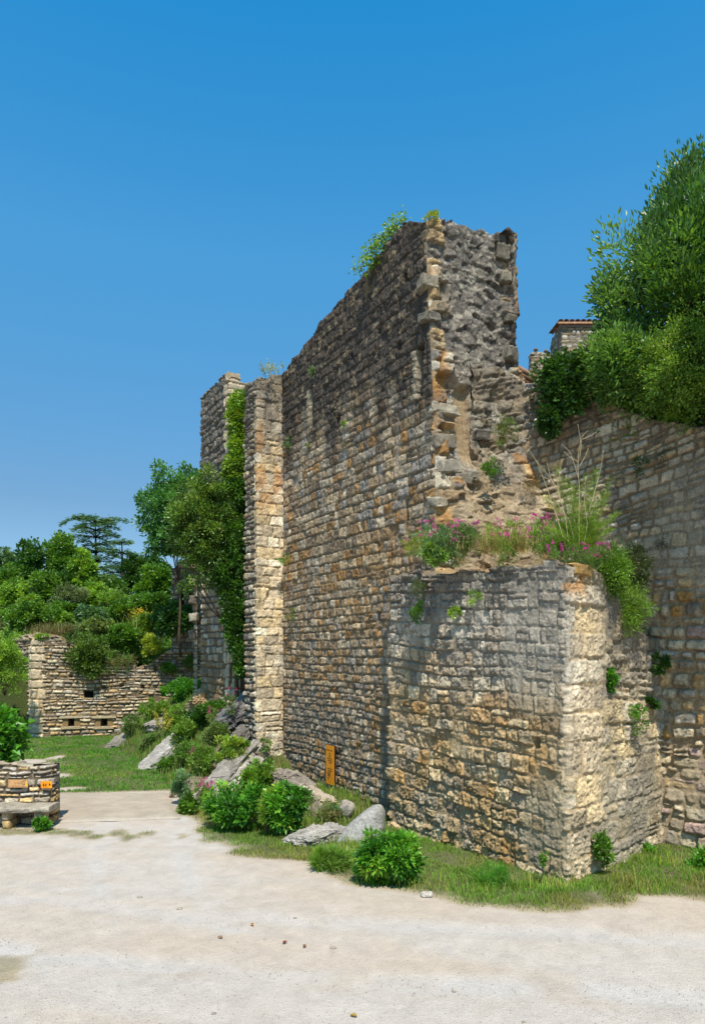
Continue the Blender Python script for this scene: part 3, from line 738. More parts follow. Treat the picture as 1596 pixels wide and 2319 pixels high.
tr = np.maximum(tr, .8*np.maximum(smooth(.3, .08, np.abs(X+4.4+.35*(Y-12)-.03*(Y-12)**2)), smooth(.3, .08, np.abs(X+2.9+.35*(Y-12)-.03*(Y-12)**2)))*(Y > 9))
tr = tr*smooth(-.5, .3, w2+.3)
c = stain(c, tr*.5, S(232, 226, 218))
Zg = Zg-.012*tr
bd_ = np.where(poly_mask(X, Y, BANK), 1, 0)*smooth(0, .5, poly_dist(X, Y, TOE))
c = stain(c, bd_*.75, S(150, 126, 94)*(.8))
c = stain(c, gw*.9, S(118, 122, 66)*.75)
c = stain(c, smooth(.02, .3, gw)*(1-gw)*.8, S(200, 178, 134))
mb = MB(); ny, nx = X.shape
i = np.arange(ny-1)[:, None]*nx; j = np.arange(nx-1)[None, :]
mb.add(np.stack([X, Y, Zg], -1).reshape(-1, 3), np.stack([i+j, i+j+1, i+nx+j+1, i+nx+j], -1).reshape(-1, 4), np.clip(c*.635, .01, .9).reshape(-1, 3))
def gravel_material():
    m, nt, b, out = nmat('gravel')
    at_ = nt.nodes.new('ShaderNodeAttribute'); at_.attribute_name = 'Col'
    tc = nt.nodes.new('ShaderNodeNewGeometry').outputs['Position']
    f = mult(nt, mult(nt, ramp(nt, noise_node(nt, tc, 3.2, 6, .75, .5), .3, .7, .86, 1.12), ramp(nt, noise_node(nt, tc, 38, 5, .8), .3, .7, .91, 1.08)), ramp(nt, noise_node(nt, tc, 130, 3, .8), .3, .7, .90, 1.08))
    nt.links.new(scalecol(nt, at_.outputs['Color'], f), b.inputs['Base Color'])
    vo = nt.nodes.new('ShaderNodeTexVoronoi'); vo.inputs['Scale'].default_value = 70; nt.links.new(tc, vo.inputs['Vector'])
    ad = nt.nodes.new('ShaderNodeMath'); ad.operation = 'MULTIPLY_ADD'; ad.inputs[1].default_value = .5
    nt.links.new(vo.outputs['Distance'], ad.inputs[0]); nt.links.new(noise_node(nt, tc, 14, 6, .75), ad.inputs[2])
    bp = nt.nodes.new('ShaderNodeBump'); bp.inputs['Strength'].default_value = .7; bp.inputs['Distance'].default_value = .025
    nt.links.new(ad.outputs[0], bp.inputs['Height']); nt.links.new(bp.outputs[0], b.inputs['Normal'])
    b.inputs['Roughness'].default_value = .95; b.inputs['Specular IOR Level'].default_value = .1
    return m
M_GRAVEL = gravel_material()
tag(mb.build('ground', M_GRAVEL, None, True), None, None, None, 'structure')
# crossing path with a low stone edge
mb = MB()
px_ = np.array([(100, 1868), (405, 1856), (386, 1797), (60, 1797)])
P0, P1, P2, P3 = [onground(*p)[:2] for p in px_]
s, t = np.meshgrid(np.linspace(0, 1, 70), np.linspace(0, 1, 60), indexing='ij')
Q = (P0*(1-s[..., None])+P1*s[..., None])*(1-t[..., None])+(P3*(1-s[..., None])+P2*s[..., None])*t[..., None]
Q = Q+.05*fbm(Q[..., :1]*1.5, Q[..., 1:]*1.5, 931, 2)*np.array([1, 1.])
e_ = np.minimum(np.minimum(s, 1-s)*8, np.minimum(t*20, (1-t)*10)).clip(0, 1)
zz = gz(Q[..., 0], Q[..., 1])+.004+.035*smooth(0, .5, e_)
nz_ = fbm(Q[..., 0]*2, Q[..., 1]*3, 933, 4)
cc = S(216, 200, 178)*.62*(1+.1*nz_)[..., None]
cc = stain(cc, smooth(.12, .02, t)*.6, S(226, 214, 196)*.6)
i = np.arange(69)[:, None]*60; j = np.arange(59)[None, :]
mb.add(np.concatenate([Q, zz[..., None]], -1).reshape(-1, 3), np.stack([i+j, i+60+j, i+60+j+1, i+j+1], -1).reshape(-1, 4), cc.reshape(-1, 3))
tag(mb.build('path', M_GRAVEL, None, True), None, None, None, 'structure')
# earth behind the walls that carries the trees
def sheet(name, xs, ys, zf, col):
    X, Y = np.meshgrid(xs, ys, indexing='xy'); Z = zf(X, Y); mb = MB(); ny, nx = X.shape
    n = fbm(X*.8, Y*.8, 941, 4)
    i = np.arange(ny-1)[:, None]*nx; j = np.arange(nx-1)[None, :]
    mb.add(np.stack([X, Y, Z], -1).reshape(-1, 3), np.stack([i+j, i+j+1, i+nx+j+1, i+nx+j], -1).reshape(-1, 4), (np.asarray(col)*(1+.3*n[..., None])).reshape(-1, 3))
    return tag(mb.build(name, M_CORE, None, True), None, None, None, 'structure')
def left_hill(X, Y):
    f = (X+13.5)*.1726+29.8+.9
    back = Y-f-.0
    h = np.interp(back, [-.4, 0, 1.5, 5, 10, 20, 60, 300], [2.6, 2.75, 3.6, 4.8, 5.4, 6.2, 7.5, 9])
    side = smooth(-17.5, -14.2, X-(-(Y-30)*.45))
    return (h+.25*fbm(X*.6, Y*.6, 943, 3))*np.where(back > 12, 1, np.maximum(side, smooth(4, 12, back)))
sheet('hill', np.concatenate([np.arange(-120, -20, 4), np.arange(-20, -5.7, .4)]), np.concatenate([np.arange(28.8, 42, .35), np.arange(42, 130, 5)]), lambda X, Y: np.where(Y < (X+13.5)*.1726+30.3, -.6, left_hill(X, Y)), S(84, 96, 46)*.5)
def right_hill(X, Y):
    return 7.6+.02*(Y-14)+.15*fbm(X*.7, Y*.7, 945, 3)
tr_ = MB()
rwx = np.array([(2.9, 16.2), (4.2, 15.9), (5.0, 15.0), (6.0, 14.2), (7.2, 12.9), (8.4, 11.6), (11, 9.4)])
V = []; 
for p in rwx: V.append((p[0], p[1], 6.9))
for p in ((30, 9.4), (60, 60), (10, 60), (-1.5, 26), (.5, 19)): V.append((*p, 7.2))
V = np.array(V); tr_.add(np.concatenate([V, [V.mean(0)]]), np.array([[k, (k+1) % len(V), len(V)] for k in range(len(V))]), S(104, 96, 60)*.5)
tag(tr_.build('terrace', M_CORE), None, None, None, 'structure')

# ------------------------------------------------------------------ leaves
def leaf_mb(mb, P, D, size, wid, col, rng, fold=.25, curl=.0):
    n = len(P)
    D = D/(np.linalg.norm(D, axis=1)[:, None]+1e-9)
    R = rng.normal(size=(n, 3)); R[:, 2] = np.abs(R[:, 2])*1.2+.3
    Sd = np.cross(D, R); Sd /= np.linalg.norm(Sd, axis=1)[:, None]+1e-9
    Nn = np.cross(Sd, D)
    l = np.broadcast_to(size, (n,))[:, None]; w = np.broadcast_to(wid, (n,))[:, None]
    b = P; tip = P+D*l-np.array([0, 0, 1])*l*curl
    le = P+D*l*.45+Sd*w*.5+Nn*w*fold; ri = P+D*l*.45-Sd*w*.5+Nn*w*fold
    V = np.stack([b, ri, tip, le], 1).reshape(-1, 3)
    k = np.arange(n)[:, None]*4
    F = np.concatenate([k+np.array([[0, 1, 2]]), k+np.array([[0, 2, 3]])])
    mb.add(V, F, np.repeat(col, 4, 0))
def lerp_cols(pal, a, b, r):
    """pal: list of colours; a picks the clump's hue, b the leaf's lightness"""
    pal = np.asarray(pal); k = np.clip(a, 0, .999)*(len(pal)-1); i = k.astype(int); f = (k-i)[:, None]
    return (pal[i]*(1-f)+pal[np.minimum(i+1, len(pal)-1)]*f)*(.7+.6*b)[:, None]
def crown(mb, c, r, nl, nc, leaf, wid, pal, seed, clump=.3, shape='ball', up=.25, flat=1.0, hollow=.55, droop=0, mask=None, keep=None):
    rng = np.random.default_rng(seed); c = np.asarray(c, float); r = np.asarray(r, float)
    if shape == 'cone':
        t = rng.random(nc*3)**1.05; a = rng.random(nc*3)*2*math.pi
        prof = np.interp(t, [0, .39, .5, .643, .738, .813, .897, 1], [.75, .95, 1, .89, .67, .52, .36, .06])
        q = (hollow+(1-hollow)*rng.random(nc*3)**.5)*prof
        C = np.stack([np.cos(a)*q, np.sin(a)*q, t*2-1], 1)
    else:
        C = rng.normal(size=(nc*3, 3)); C /= np.linalg.norm(C, axis=1)[:, None]
        C *= (hollow+(1-hollow)*rng.random(nc*3)**.6)[:, None]
    lump = 1+.30*vnoise(C[:, 0]*2.2+seed, C[:, 1]*2.2, seed, C[:, 2]*2.2)
    if shape == 'cone': lump = np.minimum(lump, 1.10)
    Cw = c+C*r*lump[:, None]
    if mask is not None: Cw = Cw[mask(Cw)]
    Cw = Cw[:nc]; nc = len(Cw)
    k = rng.integers(0, nc, nl)
    o = rng.normal(size=(nl, 3)); o /= np.linalg.norm(o, axis=1)[:, None]
    cs = clump*(.6+.8*rng.random(nc))
    P = Cw[k]+o*(cs[k]*rng.random(nl)**.55)[:, None]*np.array([1, 1, flat])
    P[:, 2] -= droop*np.linalg.norm(P[:, :2]-Cw[k][:, :2], axis=1)
    D = o*.9+((P-c)/r)*.5+rng.normal(size=(nl, 3))*.45+np.array([0, 0, up])
    col = lerp_cols(pal, .75*rng.random(nc)[k]+.25*rng.random(nl), rng.random(nl), None)
    if keep is not None:
        m = keep(P); P, D, col = P[m], D[m], col[m]
    n = len(P)
    leaf_mb(mb, P, D, leaf*(.65+.7*rng.random(n)), wid*(.7+.6*rng.random(n)), col, rng)
    return Cw
def stems(mb, base, tips, r, col, rng, bend=.12):
    base = np.asarray(base, float)
    for t in tips:
        m = (base+t)/2+rng.normal(0, bend, 3)*np.linalg.norm(t-base)
        k = np.linspace(0, 1, 6)[:, None]
        P = base*(1-k)**2+m*2*k*(1-k)+np.asarray(t)*k**2
        tube(mb, P, r*(1-.8*k[:, 0]), col, 5)
G_DARK = [S(38, 70, 26), S(54, 92, 30), S(78, 116, 38)]
G_MID = [S(62, 100, 30), S(86, 128, 38), S(112, 150, 46)]
G_LITE = [S(92, 130, 40), S(122, 158, 50), S(152, 182, 66)]
G_LAUR = [S(52, 88, 36), S(78, 120, 46), S(120, 158, 66)]
G_OLIVE = [S(86, 104, 62), S(104, 122, 70), S(122, 134, 80)]
G_YEL = [S(128, 148, 44), S(156, 172, 56), S(178, 184, 76)]
G_FRESH = [S(58, 112, 30), S(80, 140, 36), S(108, 166, 48)]
G_BLUE = [S(70, 104, 66), S(92, 126, 80), S(112, 142, 92)]
G_DRY = [S(150, 132, 84), S(176, 156, 104), S(196, 176, 124)]
for P_ in (G_DARK, G_MID, G_LITE, G_LAUR, G_OLIVE, G_YEL, G_FRESH, G_BLUE): 
    for k in range(len(P_)): P_[k] = P_[k]*1.04
WOODC = S(110, 92, 72)*.7
def bush(name, label, cat, c, r, nl, leaf, wid, pal, seed, nc=None, clump=None, mat=None, group=None, base=None, shape='ball', up=.25, stem=.012, mask=None, flat=1.0, hollow=.5, droop=0, nst=7, keep=None, trunk='stems', lobes=1, climb=False):
    c = np.asarray(c, float); r = np.asarray(r, float)
    nc = nc or max(10, int(nl/70)); clump = clump or .34*float(r.min())
    base = np.array([c[0], c[1], c[2]-r[2]*.95]) if base is None else np.asarray(base, float)
    t = thing(name, label, cat, tuple(base), group)
    mb = MB()
    if lobes == 1: C = crown(mb, c, r, nl, nc, leaf, wid, pal, seed, clump, shape, up, flat, hollow, droop, mask, keep)
    else:
        lr = np.random.default_rng(seed+9); C = []
        for q in range(lobes):
            sc_ = lr.uniform(.5, .78) if lobes < 12 else lr.uniform(.30, .55); o_ = lr.normal(size=3); o_ /= np.linalg.norm(o_); o_[2] = o_[2]*.8-.05
            C.append(crown(mb, c+o_*r*(1.04-sc_), r*sc_, nl//lobes, max(6, nc//lobes), leaf, wid, pal, seed+q, clump*.8, shape, up, flat, hollow, droop, mask, keep))
        C = np.concatenate(C)
    f = mb.build('crown' if trunk == 'trunk' else 'foliage', mat or M_LEAF, t, False, tuple(base))
    if nst:
        rng = np.random.default_rng(seed+1); mb = MB()
        if trunk == 'trunk':
            top = c+np.array([0, 0, r[2]*.35]); k = np.linspace(0, 1, 8)[:, None]
            kh = k**1.0 if not climb else k**3
            P = np.concatenate([base[None, :2]*(1-kh)+top[None, :2]*kh, base[2]*(1-k)+top[2]*k], 1)+np.concatenate([rng.normal(0, .04*r[0], (8, 2)), np.zeros((8, 1))], 1)*np.sin(k*3)
            tube(mb, P, stem*(1-.75*k[:, 0]), WOODC, 8)
            stems(mb, base*.55+top*.45, C[rng.integers(0, len(C), nst)], stem*.45, WOODC, rng)
        else: stems(mb, base, C[rng.integers(0, len(C), nst)], stem, WOODC, rng)
        mb.build(trunk, M_BARK, t, True, tuple(base))
    return t
def pb(px0, py0, px1, py1, d, depth=None):
    """centre and radii of a plant that fills this part of the view at distance d"""
    a, b = at(px0, py0, d), at(px1, py1, d)
    rx, rz = abs(b[0]-a[0])/2, abs(a[2]-b[2])/2
    return (a+b)/2, np.array([rx, depth or rx*.8, rz])

# -- trees over the right wall
LC = np.array([6.98, 14.5, 10.7])
bush('laurel_tree', 'tall pointed bay laurel tree with dark glossy leaves above the right wall', 'tree', LC, (2.2, 1.8, 2.6), 72000, .13, .052, G_LAUR, 11, 300, .40, M_GLOSS, None, (6.9, 15.0, 7.2), 'cone', .75, .16, None, 1.5, .35, 0, 16, None, 'trunk')
c_, r_3 = pb(1430, 690, 1720, 985, 13.0, 1.0)
bush('pittosporum_shrub', 'bushy shrub with small pale green leaves hanging over the right wall', 'shrub', c_, r_3, 34000, .055, .028, [G_MID[1], G_LITE[0], G_LITE[2]], 13, 420, .24, M_GLOSS, None, (7.2, 13.9, 7.4), 'ball', .3, .05, None, 1, .35, 0, 9, None, 'stems', 11)
c_, r_3 = pb(1322, 730, 1490, 925, 13.9, .8)
bush('laurel_shrub', 'low laurel growth with yellowish leaves between the ivy and the pale shrub', 'shrub', c_, r_3, 13000, .12, .042, [G_LAUR[0], G_LAUR[1], G_LAUR[2], G_MID[1]], 14, 220, .24, M_GLOSS, None, (5.6, 14.8, 7.4), 'ball', .5, .04, None, 1, .4, 0, 8, None, 'stems', 6)
c_, r_3 = pb(1224, 808, 1352, 915, 14.6, .6)
t = bush('ivy', 'dark ivy mound spilling over the wall top beside the broken wall', 'ivy', c_, r_3, 6500, .085, .08, G_DARK, 15, 170, .2, M_GLOSS, None, None, 'ball', .1, .02)
mb = MB()
for k, (x0, y0, x1, y1, d) in enumerate(((1228, 880, 1268, 985, 14.55), (1250, 880, 1330, 940, 14.4), (1232, 930, 1256, 978, 14.5))):
    c_, r_3 = pb(x0, y0, x1, y1, d, .2); crown(mb, c_, r_3, 1300, 40, .08, .075, G_DARK, 160+k, .13, up=-.2)
mb.build('hanging_trail', M_GLOSS, t, False, tuple(t.location))
bush('overhanging_tree', 'broad tree just outside the picture whose boughs shade the right wall', 'tree', (7.3, 10.9, 9.5), (1.75, 2.1, 2.5), 38000, .13, .065, G_MID, 17, 460, .36, M_LEAF, None, (9.2, 10.2, .1), 'ball', .2, .16, None, 1, .2, 0, 12, lambda P: P[:, 0] > .53*P[:, 1], 'trunk')
# -- tree and ivy by the tower
c_, r_3 = pb(318, 1005, 478, 1310, 28.5, 1.3)
bush('oak_tree', 'leafy oak tree standing left of the ivy covered tower', 'tree', c_, r_3, 16000, .14, .09, [S(64, 112, 58)*.95, S(86, 138, 68)*.95, S(112, 164, 78)*.95], 21, 190, .38, M_LEAF, None, (-7.15, 29.3, 3.4), 'ball', .2, .06, None, 1, .4, 0, 5, None, 'trunk', 10)
c_, r_3 = pb(388, 1045, 560, 1345, 22.0, .75)
bush('holm_oak', 'dark evergreen tree with pale leaf tips against the tower face', 'tree', c_-np.array([.1, .25, 0]), r_3*np.array([.98, 1, .95]), 30000, .10, .055, [S(66, 96, 34)*.95, S(92, 128, 44)*.95, S(146, 168, 76)*.95], 23, 260, .27, M_GLOSS, None, (-3.62, 22.2, 1.6), 'ball', .1, .07, None, 1, .45, 0, 2, None, 'trunk', 8, True)
t = thing('ivy_column', 'column of bright ivy climbing the gap between tower and pier', 'ivy', (-3.5, 21.9, 1.5)); mb = MB()
segs = [(520, 572, 890, 935, 22.0), (518, 566, 925, 985, 21.9), (526, 566, 975, 1040, 21.9), (506, 566, 1020, 1085, 21.8), (512, 558, 1080, 1180, 21.7), (508, 558, 1170, 1270, 21.6), (482, 558, 1255, 1350, 21.6), (500, 558, 1340, 1420, 21.6), (514, 558, 1400, 1470, 21.6), (535, 560, 1455, 1530, 21.5), (488, 520, 1270, 1330, 21.7)]
for k, (x0, x1, y0, y1, d) in enumerate(segs):
    c_, r_3 = pb(x0, y0, x1, y1, d, .28)
    crown(mb, c_, r_3*np.array([1, 1, 1.15]), 2600 if k < 10 else 900, 60, .085, .075, [G_YEL[0], G_LITE[1], G_MID[1]] if k < 4 else [G_DARK[1], G_MID[0], G_MID[1]], 240+k, .14, up=-.15, droop=.2)
mb.build('foliage', M_LEAF, t, False, tuple(t.location))
mb = MB(); rr = np.random.default_rng(2)
for k in range(5):
    z = np.linspace(1.2, 11.2, 30); xx = -3.62+.08*k+.12*np.cumsum(rr.normal(0, .3, 30))*.3
    tube(mb, np.stack([np.clip(xx, -3.9, -3.2), 22.25+0*z, z], 1), .025, WOODC, 5)
mb.build('stems', M_BARK, t, True, tuple(t.location))

# -- far wood
FT = [  # name label px0 py0 px1 py1 d leaf palette nl
 ('broadleaf_tree', 'bright broadleaf tree left of the cedar, the tallest of the far wood', 94, 1202, 176, 1345, 48, .22, G_MID, 7000),
 ('broadleaf_tree', 'round topped broadleaf tree beside the tallest one at the far left', 36, 1210, 98, 1345, 47, .22, [S(54, 96, 40)*.85, S(72, 118, 44)*.85, S(96, 140, 54)*.85], 6000),
 ('broadleaf_tree', 'bluish tree cut by the left edge of the photo', -30, 1234, 44, 1360, 52, .24, G_BLUE, 5000),
 ('broadleaf_tree', 'yellowish green tree directly below the tall cedar', 160, 1240, 222, 1365, 44, .20, [G_MID[1], G_LITE[1], G_LITE[2]], 5500),
 ('dark_tree', 'dark rounded tree between the smaller cedar and the ruined gable', 276, 1250, 342, 1345, 46, .2, G_DARK, 4200),
 ('dark_tree', 'slender dark tree close beside the ruined gable', 332, 1258, 386, 1350, 44, .2, [G_DARK[1], G_DARK[2], G_MID[0]], 3200),
 ('broadleaf_tree', 'low tree filling the gap at the foot of both cedars', 205, 1296, 292, 1385, 45, .2, [G_MID[0], G_MID[1], G_OLIVE[1]], 5000),
 ('broadleaf_tree', 'pale feathery tree in front of the far wood at the left', 0, 1312, 70, 1400, 41, .19, G_LITE, 4500),
 ('broadleaf_tree', 'mid green tree in the middle of the wood behind the grey bush', 60, 1290, 140, 1392, 43, .19, [G_MID[0], G_MID[2], G_LITE[0]], 5000),
 ('broadleaf_tree', 'half hidden tree behind the tallest broadleaf, seen through its left side', -40, 1270, 60, 1400, 50, .22, G_DARK, 4200),
]
for k, (nm, lb, x0, y0, x1, y1, d, lf, pal, nl) in enumerate(FT):
    c_, r_3 = pb(x0, y0, x1, y1, d)
    r_3[1] = max(r_3[0], .8)
    zb_ = float(left_hill(np.array(c_[0]), np.array(c_[1])))
    bush(nm, lb, 'tree', c_, r_3, nl, lf, lf*.7, pal, 300+k, int(nl/55), .36*r_3[0], M_LEAF, 'trees of the far wood', (c_[0], d, zb_-.3), 'ball', .3, .16, None, 1, .4, 0, 8, None, 'trunk', 7)
def cedar(label, px, py_top, py_base, d, spread, seed, tiers):
    rng = np.random.default_rng(seed); top = at(px, py_top, d); base = at(px+4, py_base, d)
    base[2] = min(base[2], 6.0)
    t = thing('cedar_tree', label, 'tree', tuple(base), 'cedars above the far wood')
    mb, ml = MB(), MB()
    k = np.linspace(0, 1, 9)[:, None]
    tube(mb, base*(1-k)+top*k, .24*(1-.85*k[:, 0]), S(70, 62, 54)*.6, 7)
    for zf, le, sx in tiers:
        b = base*(1-zf)+top*zf
        for a in np.linspace(0, 2*math.pi, 7)[:-1]+rng.random()*2:
            L_ = le*spread*(.75+.4*rng.random())
            dr = np.array([math.cos(a)*sx, math.sin(a), .0])
            q = np.linspace(0, 1, 7)[:, None]
            P = b+dr*L_*q+np.array([0, 0, 1])*L_*(rng.uniform(.05, .25)*np.sin(q*2.2)-rng.uniform(.02, .25)*q**3)+rng.normal(0, .04, (7, 3))*q*L_*.5
            tube(mb, P, .07*(1-.85*q[:, 0]), S(70, 62, 54)*.6, 5)
            n = int(130*L_/2.2)
            qq = .18+.82*rng.random(n)**.8; i0 = np.minimum((qq*6).astype(int), 5); f = (qq*6-i0)[:, None]
            C = P[i0]*(1-f)+P[i0+1]*f
            lat = np.array([-dr[1], dr[0], 0]); off = rng.normal(0, .20*L_, n)*(1.1-qq)*.9
            C = C+lat*off[:, None]+np.stack([rng.normal(0, .05, n), rng.normal(0, .05, n), -.14*np.abs(off)+rng.normal(-.02, .10, n)], 1)
            D = dr+lat*np.sign(off)[:, None]*.8+rng.normal(0, .4, (n, 3))*np.array([1, 1, .35])
            leaf_mb(ml, C, D, .30*(.6+.8*rng.random(n)), .085, lerp_cols([S(70, 108, 76)*.9, S(94, 134, 92)*.9, S(118, 154, 106)*.9], rng.random(n), rng.random(n), None), rng)
    mb.build('trunk', M_BARK, t, True, tuple(base)); ml.build('crown', M_LEAF, t, False, tuple(base))
cedar('tall flat topped cedar standing above the far wood', 216, 1178, 1345, 58, 2.55, 31, ((.99, .7, 1), (.965, 1.05, 1), (.90, .7, 1), (.83, .8, 1), (.75, .55, 1), (.68, .8, 1), (.60, 1.0, 1), (.52, .8, 1), (.44, 1.15, 1), (.36, .9, 1), (.28, 1.2, 1), (.15, 1.2, 1)))
cedar('smaller cedar leaning out just right of the tall cedar', 276, 1226, 1345, 56, 1.5, 33, ((.98, .6, 1), (.85, .9, 1), (.66, 1.0, 1), (.46, 1.1, 1), (.25, 1.0, 1)))

# -- bushes on and behind the bastion
BB = [
 ('bush', 'greyish olive domed bush in the middle of the bastion slope', 118, 1318, 198, 1385, 38, .11, .05, G_OLIVE, 4500),
 ('bush', 'small dull olive bush tucked under the grey domed bush', 98, 1350, 150, 1392, 36.5, .11, .05, [G_OLIVE[0], G_OLIVE[1], G_MID[0]], 2500),
 ('cypress_shrub', 'narrow dark cypress shrub between the left bushes', 63, 1330, 84, 1368, 38, .10, .03, G_DARK, 1500),
 ('bush', 'round bright bush below the dark trees near the gable', 296, 1328, 384, 1400, 35, .15, .11, G_MID, 5500),
 ('bush', 'large leaved dark bush at the foot of the ruined gable', 344, 1362, 444, 1444, 29.7, .15, .12, [S(44, 84, 34)*.85, S(64, 108, 44)*.85, S(96, 138, 66)*.85], 6000),
 ('bush', 'broad leaved bluish bush on the crest of the bastion', 158, 1375, 252, 1420, 34, .20, .17, G_BLUE, 2600),
 ('hedge_bush', 'long leafy hedge along the left end of the bastion top', 4, 1362, 136, 1425, 33.5, .13, .09, G_MID, 7000),
 ('bush', 'yellow green bush in front of the hedge on the left slope', 120, 1382, 172, 1420, 33.5, .12, .09, G_LITE, 2600),
 ('bush', 'big spreading bush hanging over the middle of the bastion face', 134, 1418, 252, 1542, 30.2, .12, .06, [S(76, 104, 40)*.85, S(96, 126, 46)*.85, S(124, 150, 60)*.85], 10000),
 ('bush', 'dense green bush right of the hanging one on the rubble slope', 246, 1405, 330, 1488, 30.9, .15, .11, G_MID, 5500),
 ('bush', 'yellow green vine bush trailing down beside the dense bush', 316, 1436, 370, 1486, 30.4, .13, .06, G_YEL, 2600),
 ('bush', 'tiny bright bush on the corner top of the bastion', 84, 1432, 116, 1462, 30.0, .10, .06, G_LITE, 1200),
 ('bush', 'soft green tangle behind the dry grass on the crest', 205, 1336, 300, 1400, 36, .13, .06, [G_OLIVE[1], G_MID[2], G_LITE[1]], 4500),
 ('bush', 'dull bush draped on the bastion top left of the hanging bush', 118, 1405, 178, 1452, 31.2, .10, .04, [G_OLIVE[0], G_OLIVE[2], G_DRY[0]*.6], 2600),
 ('bush', 'sparse scrub on the rubble between the two hanging bushes', 236, 1470, 330, 1530, 30.6, .09, .03, [G_DRY[0]*.7, G_OLIVE[1], G_MID[1]], 2300),
 ('bush', 'low plant on the bastion face left of the tower', 358, 1500, 398, 1530, 30.4, .10, .05, G_MID, 900),
 ('bush', 'plant tuft in the corner where bastion and tower meet', 412, 1482, 442, 1516, 30.6, .10, .05, [G_OLIVE[1], G_MID[1]], 900),
 ('acacia_tree', 'feathery tree hanging in from the left edge over the bastion side', -40, 1420, 62, 1580, 28.0, .13, .035, G_LITE, 7000),
 ('bush', 'dark leafy mass at the left edge beside the bastion side', -40, 1400, 16, 1640, 31.0, .13, .08, G_MID, 5000),
]
for k, (nm, lb, x0, y0, x1, y1, d, lf, wd, pal, nl) in enumerate(BB):
    c_, r_3 = pb(x0, y0, x1, y1, d); r_3[1] = min(max(r_3[0]*.7, .3), 1.4)
    bush(nm, lb, 'tree' if 'tree' in nm else ('hedge' if 'hedge' in nm else 'bush'), c_, r_3, nl, lf, wd, pal, 400+k, None, None, M_LEAF, None, None, 'cone' if 'cypress' in nm else 'ball', .3, .02, None, 1, .4, .15, 7, None, 'stems', 1 if 'cypress' in nm else 6)

MORE = [
 ('bush', 'leafy bush filling the slope between the round bright bush and the fig like crest bush', 236, 1352, 310, 1412, 34.5, .14, .09, G_MID, 5000),
 ('bush', 'bright rounded bush behind the hedge, under the pale feathery tree', 40, 1346, 112, 1400, 35.5, .14, .09, G_LITE, 4500),
 ('bush', 'dark green bush low between the grey dome and the hedge', 112, 1362, 180, 1402, 35, .13, .08, G_MID, 3500),
 ('bush', 'light scrub at the very top of the rubble slope', 170, 1398, 262, 1440, 32.2, .12, .07, [G_MID[1], G_OLIVE[2], G_LITE[1]], 4200),
 ('bush', 'green creeper over the bastion crest by the large leaved bush', 300, 1380, 366, 1440, 31.8, .12, .08, G_LITE, 4000),
 ('broadleaf_tree', 'dense tree closing the gap left of the ruined gable', 300, 1275, 395, 1375, 39, .18, G_MID, 0),
 ('broadleaf_tree', 'dense mid green tree below the grey blue tree of the far left', -20, 1280, 52, 1372, 44, .2, G_MID, 0),
 ('broadleaf_tree', 'dark tree mass behind the grey domed bush', 110, 1282, 190, 1360, 44, .2, G_DARK, 0),
 ('broadleaf_tree', 'light green tree right of the grey domed bush', 186, 1318, 262, 1388, 40, .18, G_LITE, 0),
]
for k, q in enumerate(MORE):
    nm, lb, x0, y0, x1, y1, d, lf = q[:8]
    tree_ = q[-1] == 0
    wd, pal, nl = (lf*.7, q[8], 5500) if tree_ else (q[8], q[9], q[10])
    c_, r_3 = pb(x0, y0, x1, y1, d); r_3[1] = min(max(r_3[0]*.8, .3), 1.6)
    zb_ = float(left_hill(np.array(c_[0]), np.array(c_[1])))
    bush(nm, lb, 'tree' if tree_ else 'bush', c_, r_3, nl, lf, wd, pal, 460+k, None, None, M_LEAF, 'trees of the far wood' if tree_ else None, (c_[0], d, min(zb_, c_[2]-r_3[2]*.8)-.2) if tree_ else None, 'ball', .3, .1 if tree_ else .02, None, 1, .4, .1, 7, None, 'trunk' if tree_ else 'stems', 6)
# low undergrowth that covers the hill above the bastion
rng = np.random.default_rng(471); n = 60000; y = 31+16*rng.random(n)**1.5; x = (rng.uniform(-40, 400, n)-CX)/F_PX*y
z = left_hill(x, y); ok_ = (z > 2.4) & (y > (x+13.5)*.1726+30.9); x, y, z = x[ok_], y[ok_], z[ok_]; n = len(x); hh = .75*np.clip(.4+fbm(x*.7, y*.7, 472, 3), .1, 1)
mb = MB(); leaf_mb(mb, np.stack([x, y, z+hh*rng.random(n)], 1), rng.normal(size=(n, 3))+np.array([0, -.3, .5]), .15*(.6+.8*rng.random(n)), .08, lerp_cols([G_OLIVE[1], G_MID[1], G_MID[2], G_LITE[1]], np.clip(.5+.7*fbm(x*.5, y*.5, 473, 3), 0, 1), rng.random(n), None), rng)
tag(mb.build('undergrowth', M_LEAF), 'tangled undergrowth covering the slope above the far bastion', 'undergrowth', None, 'stuff')

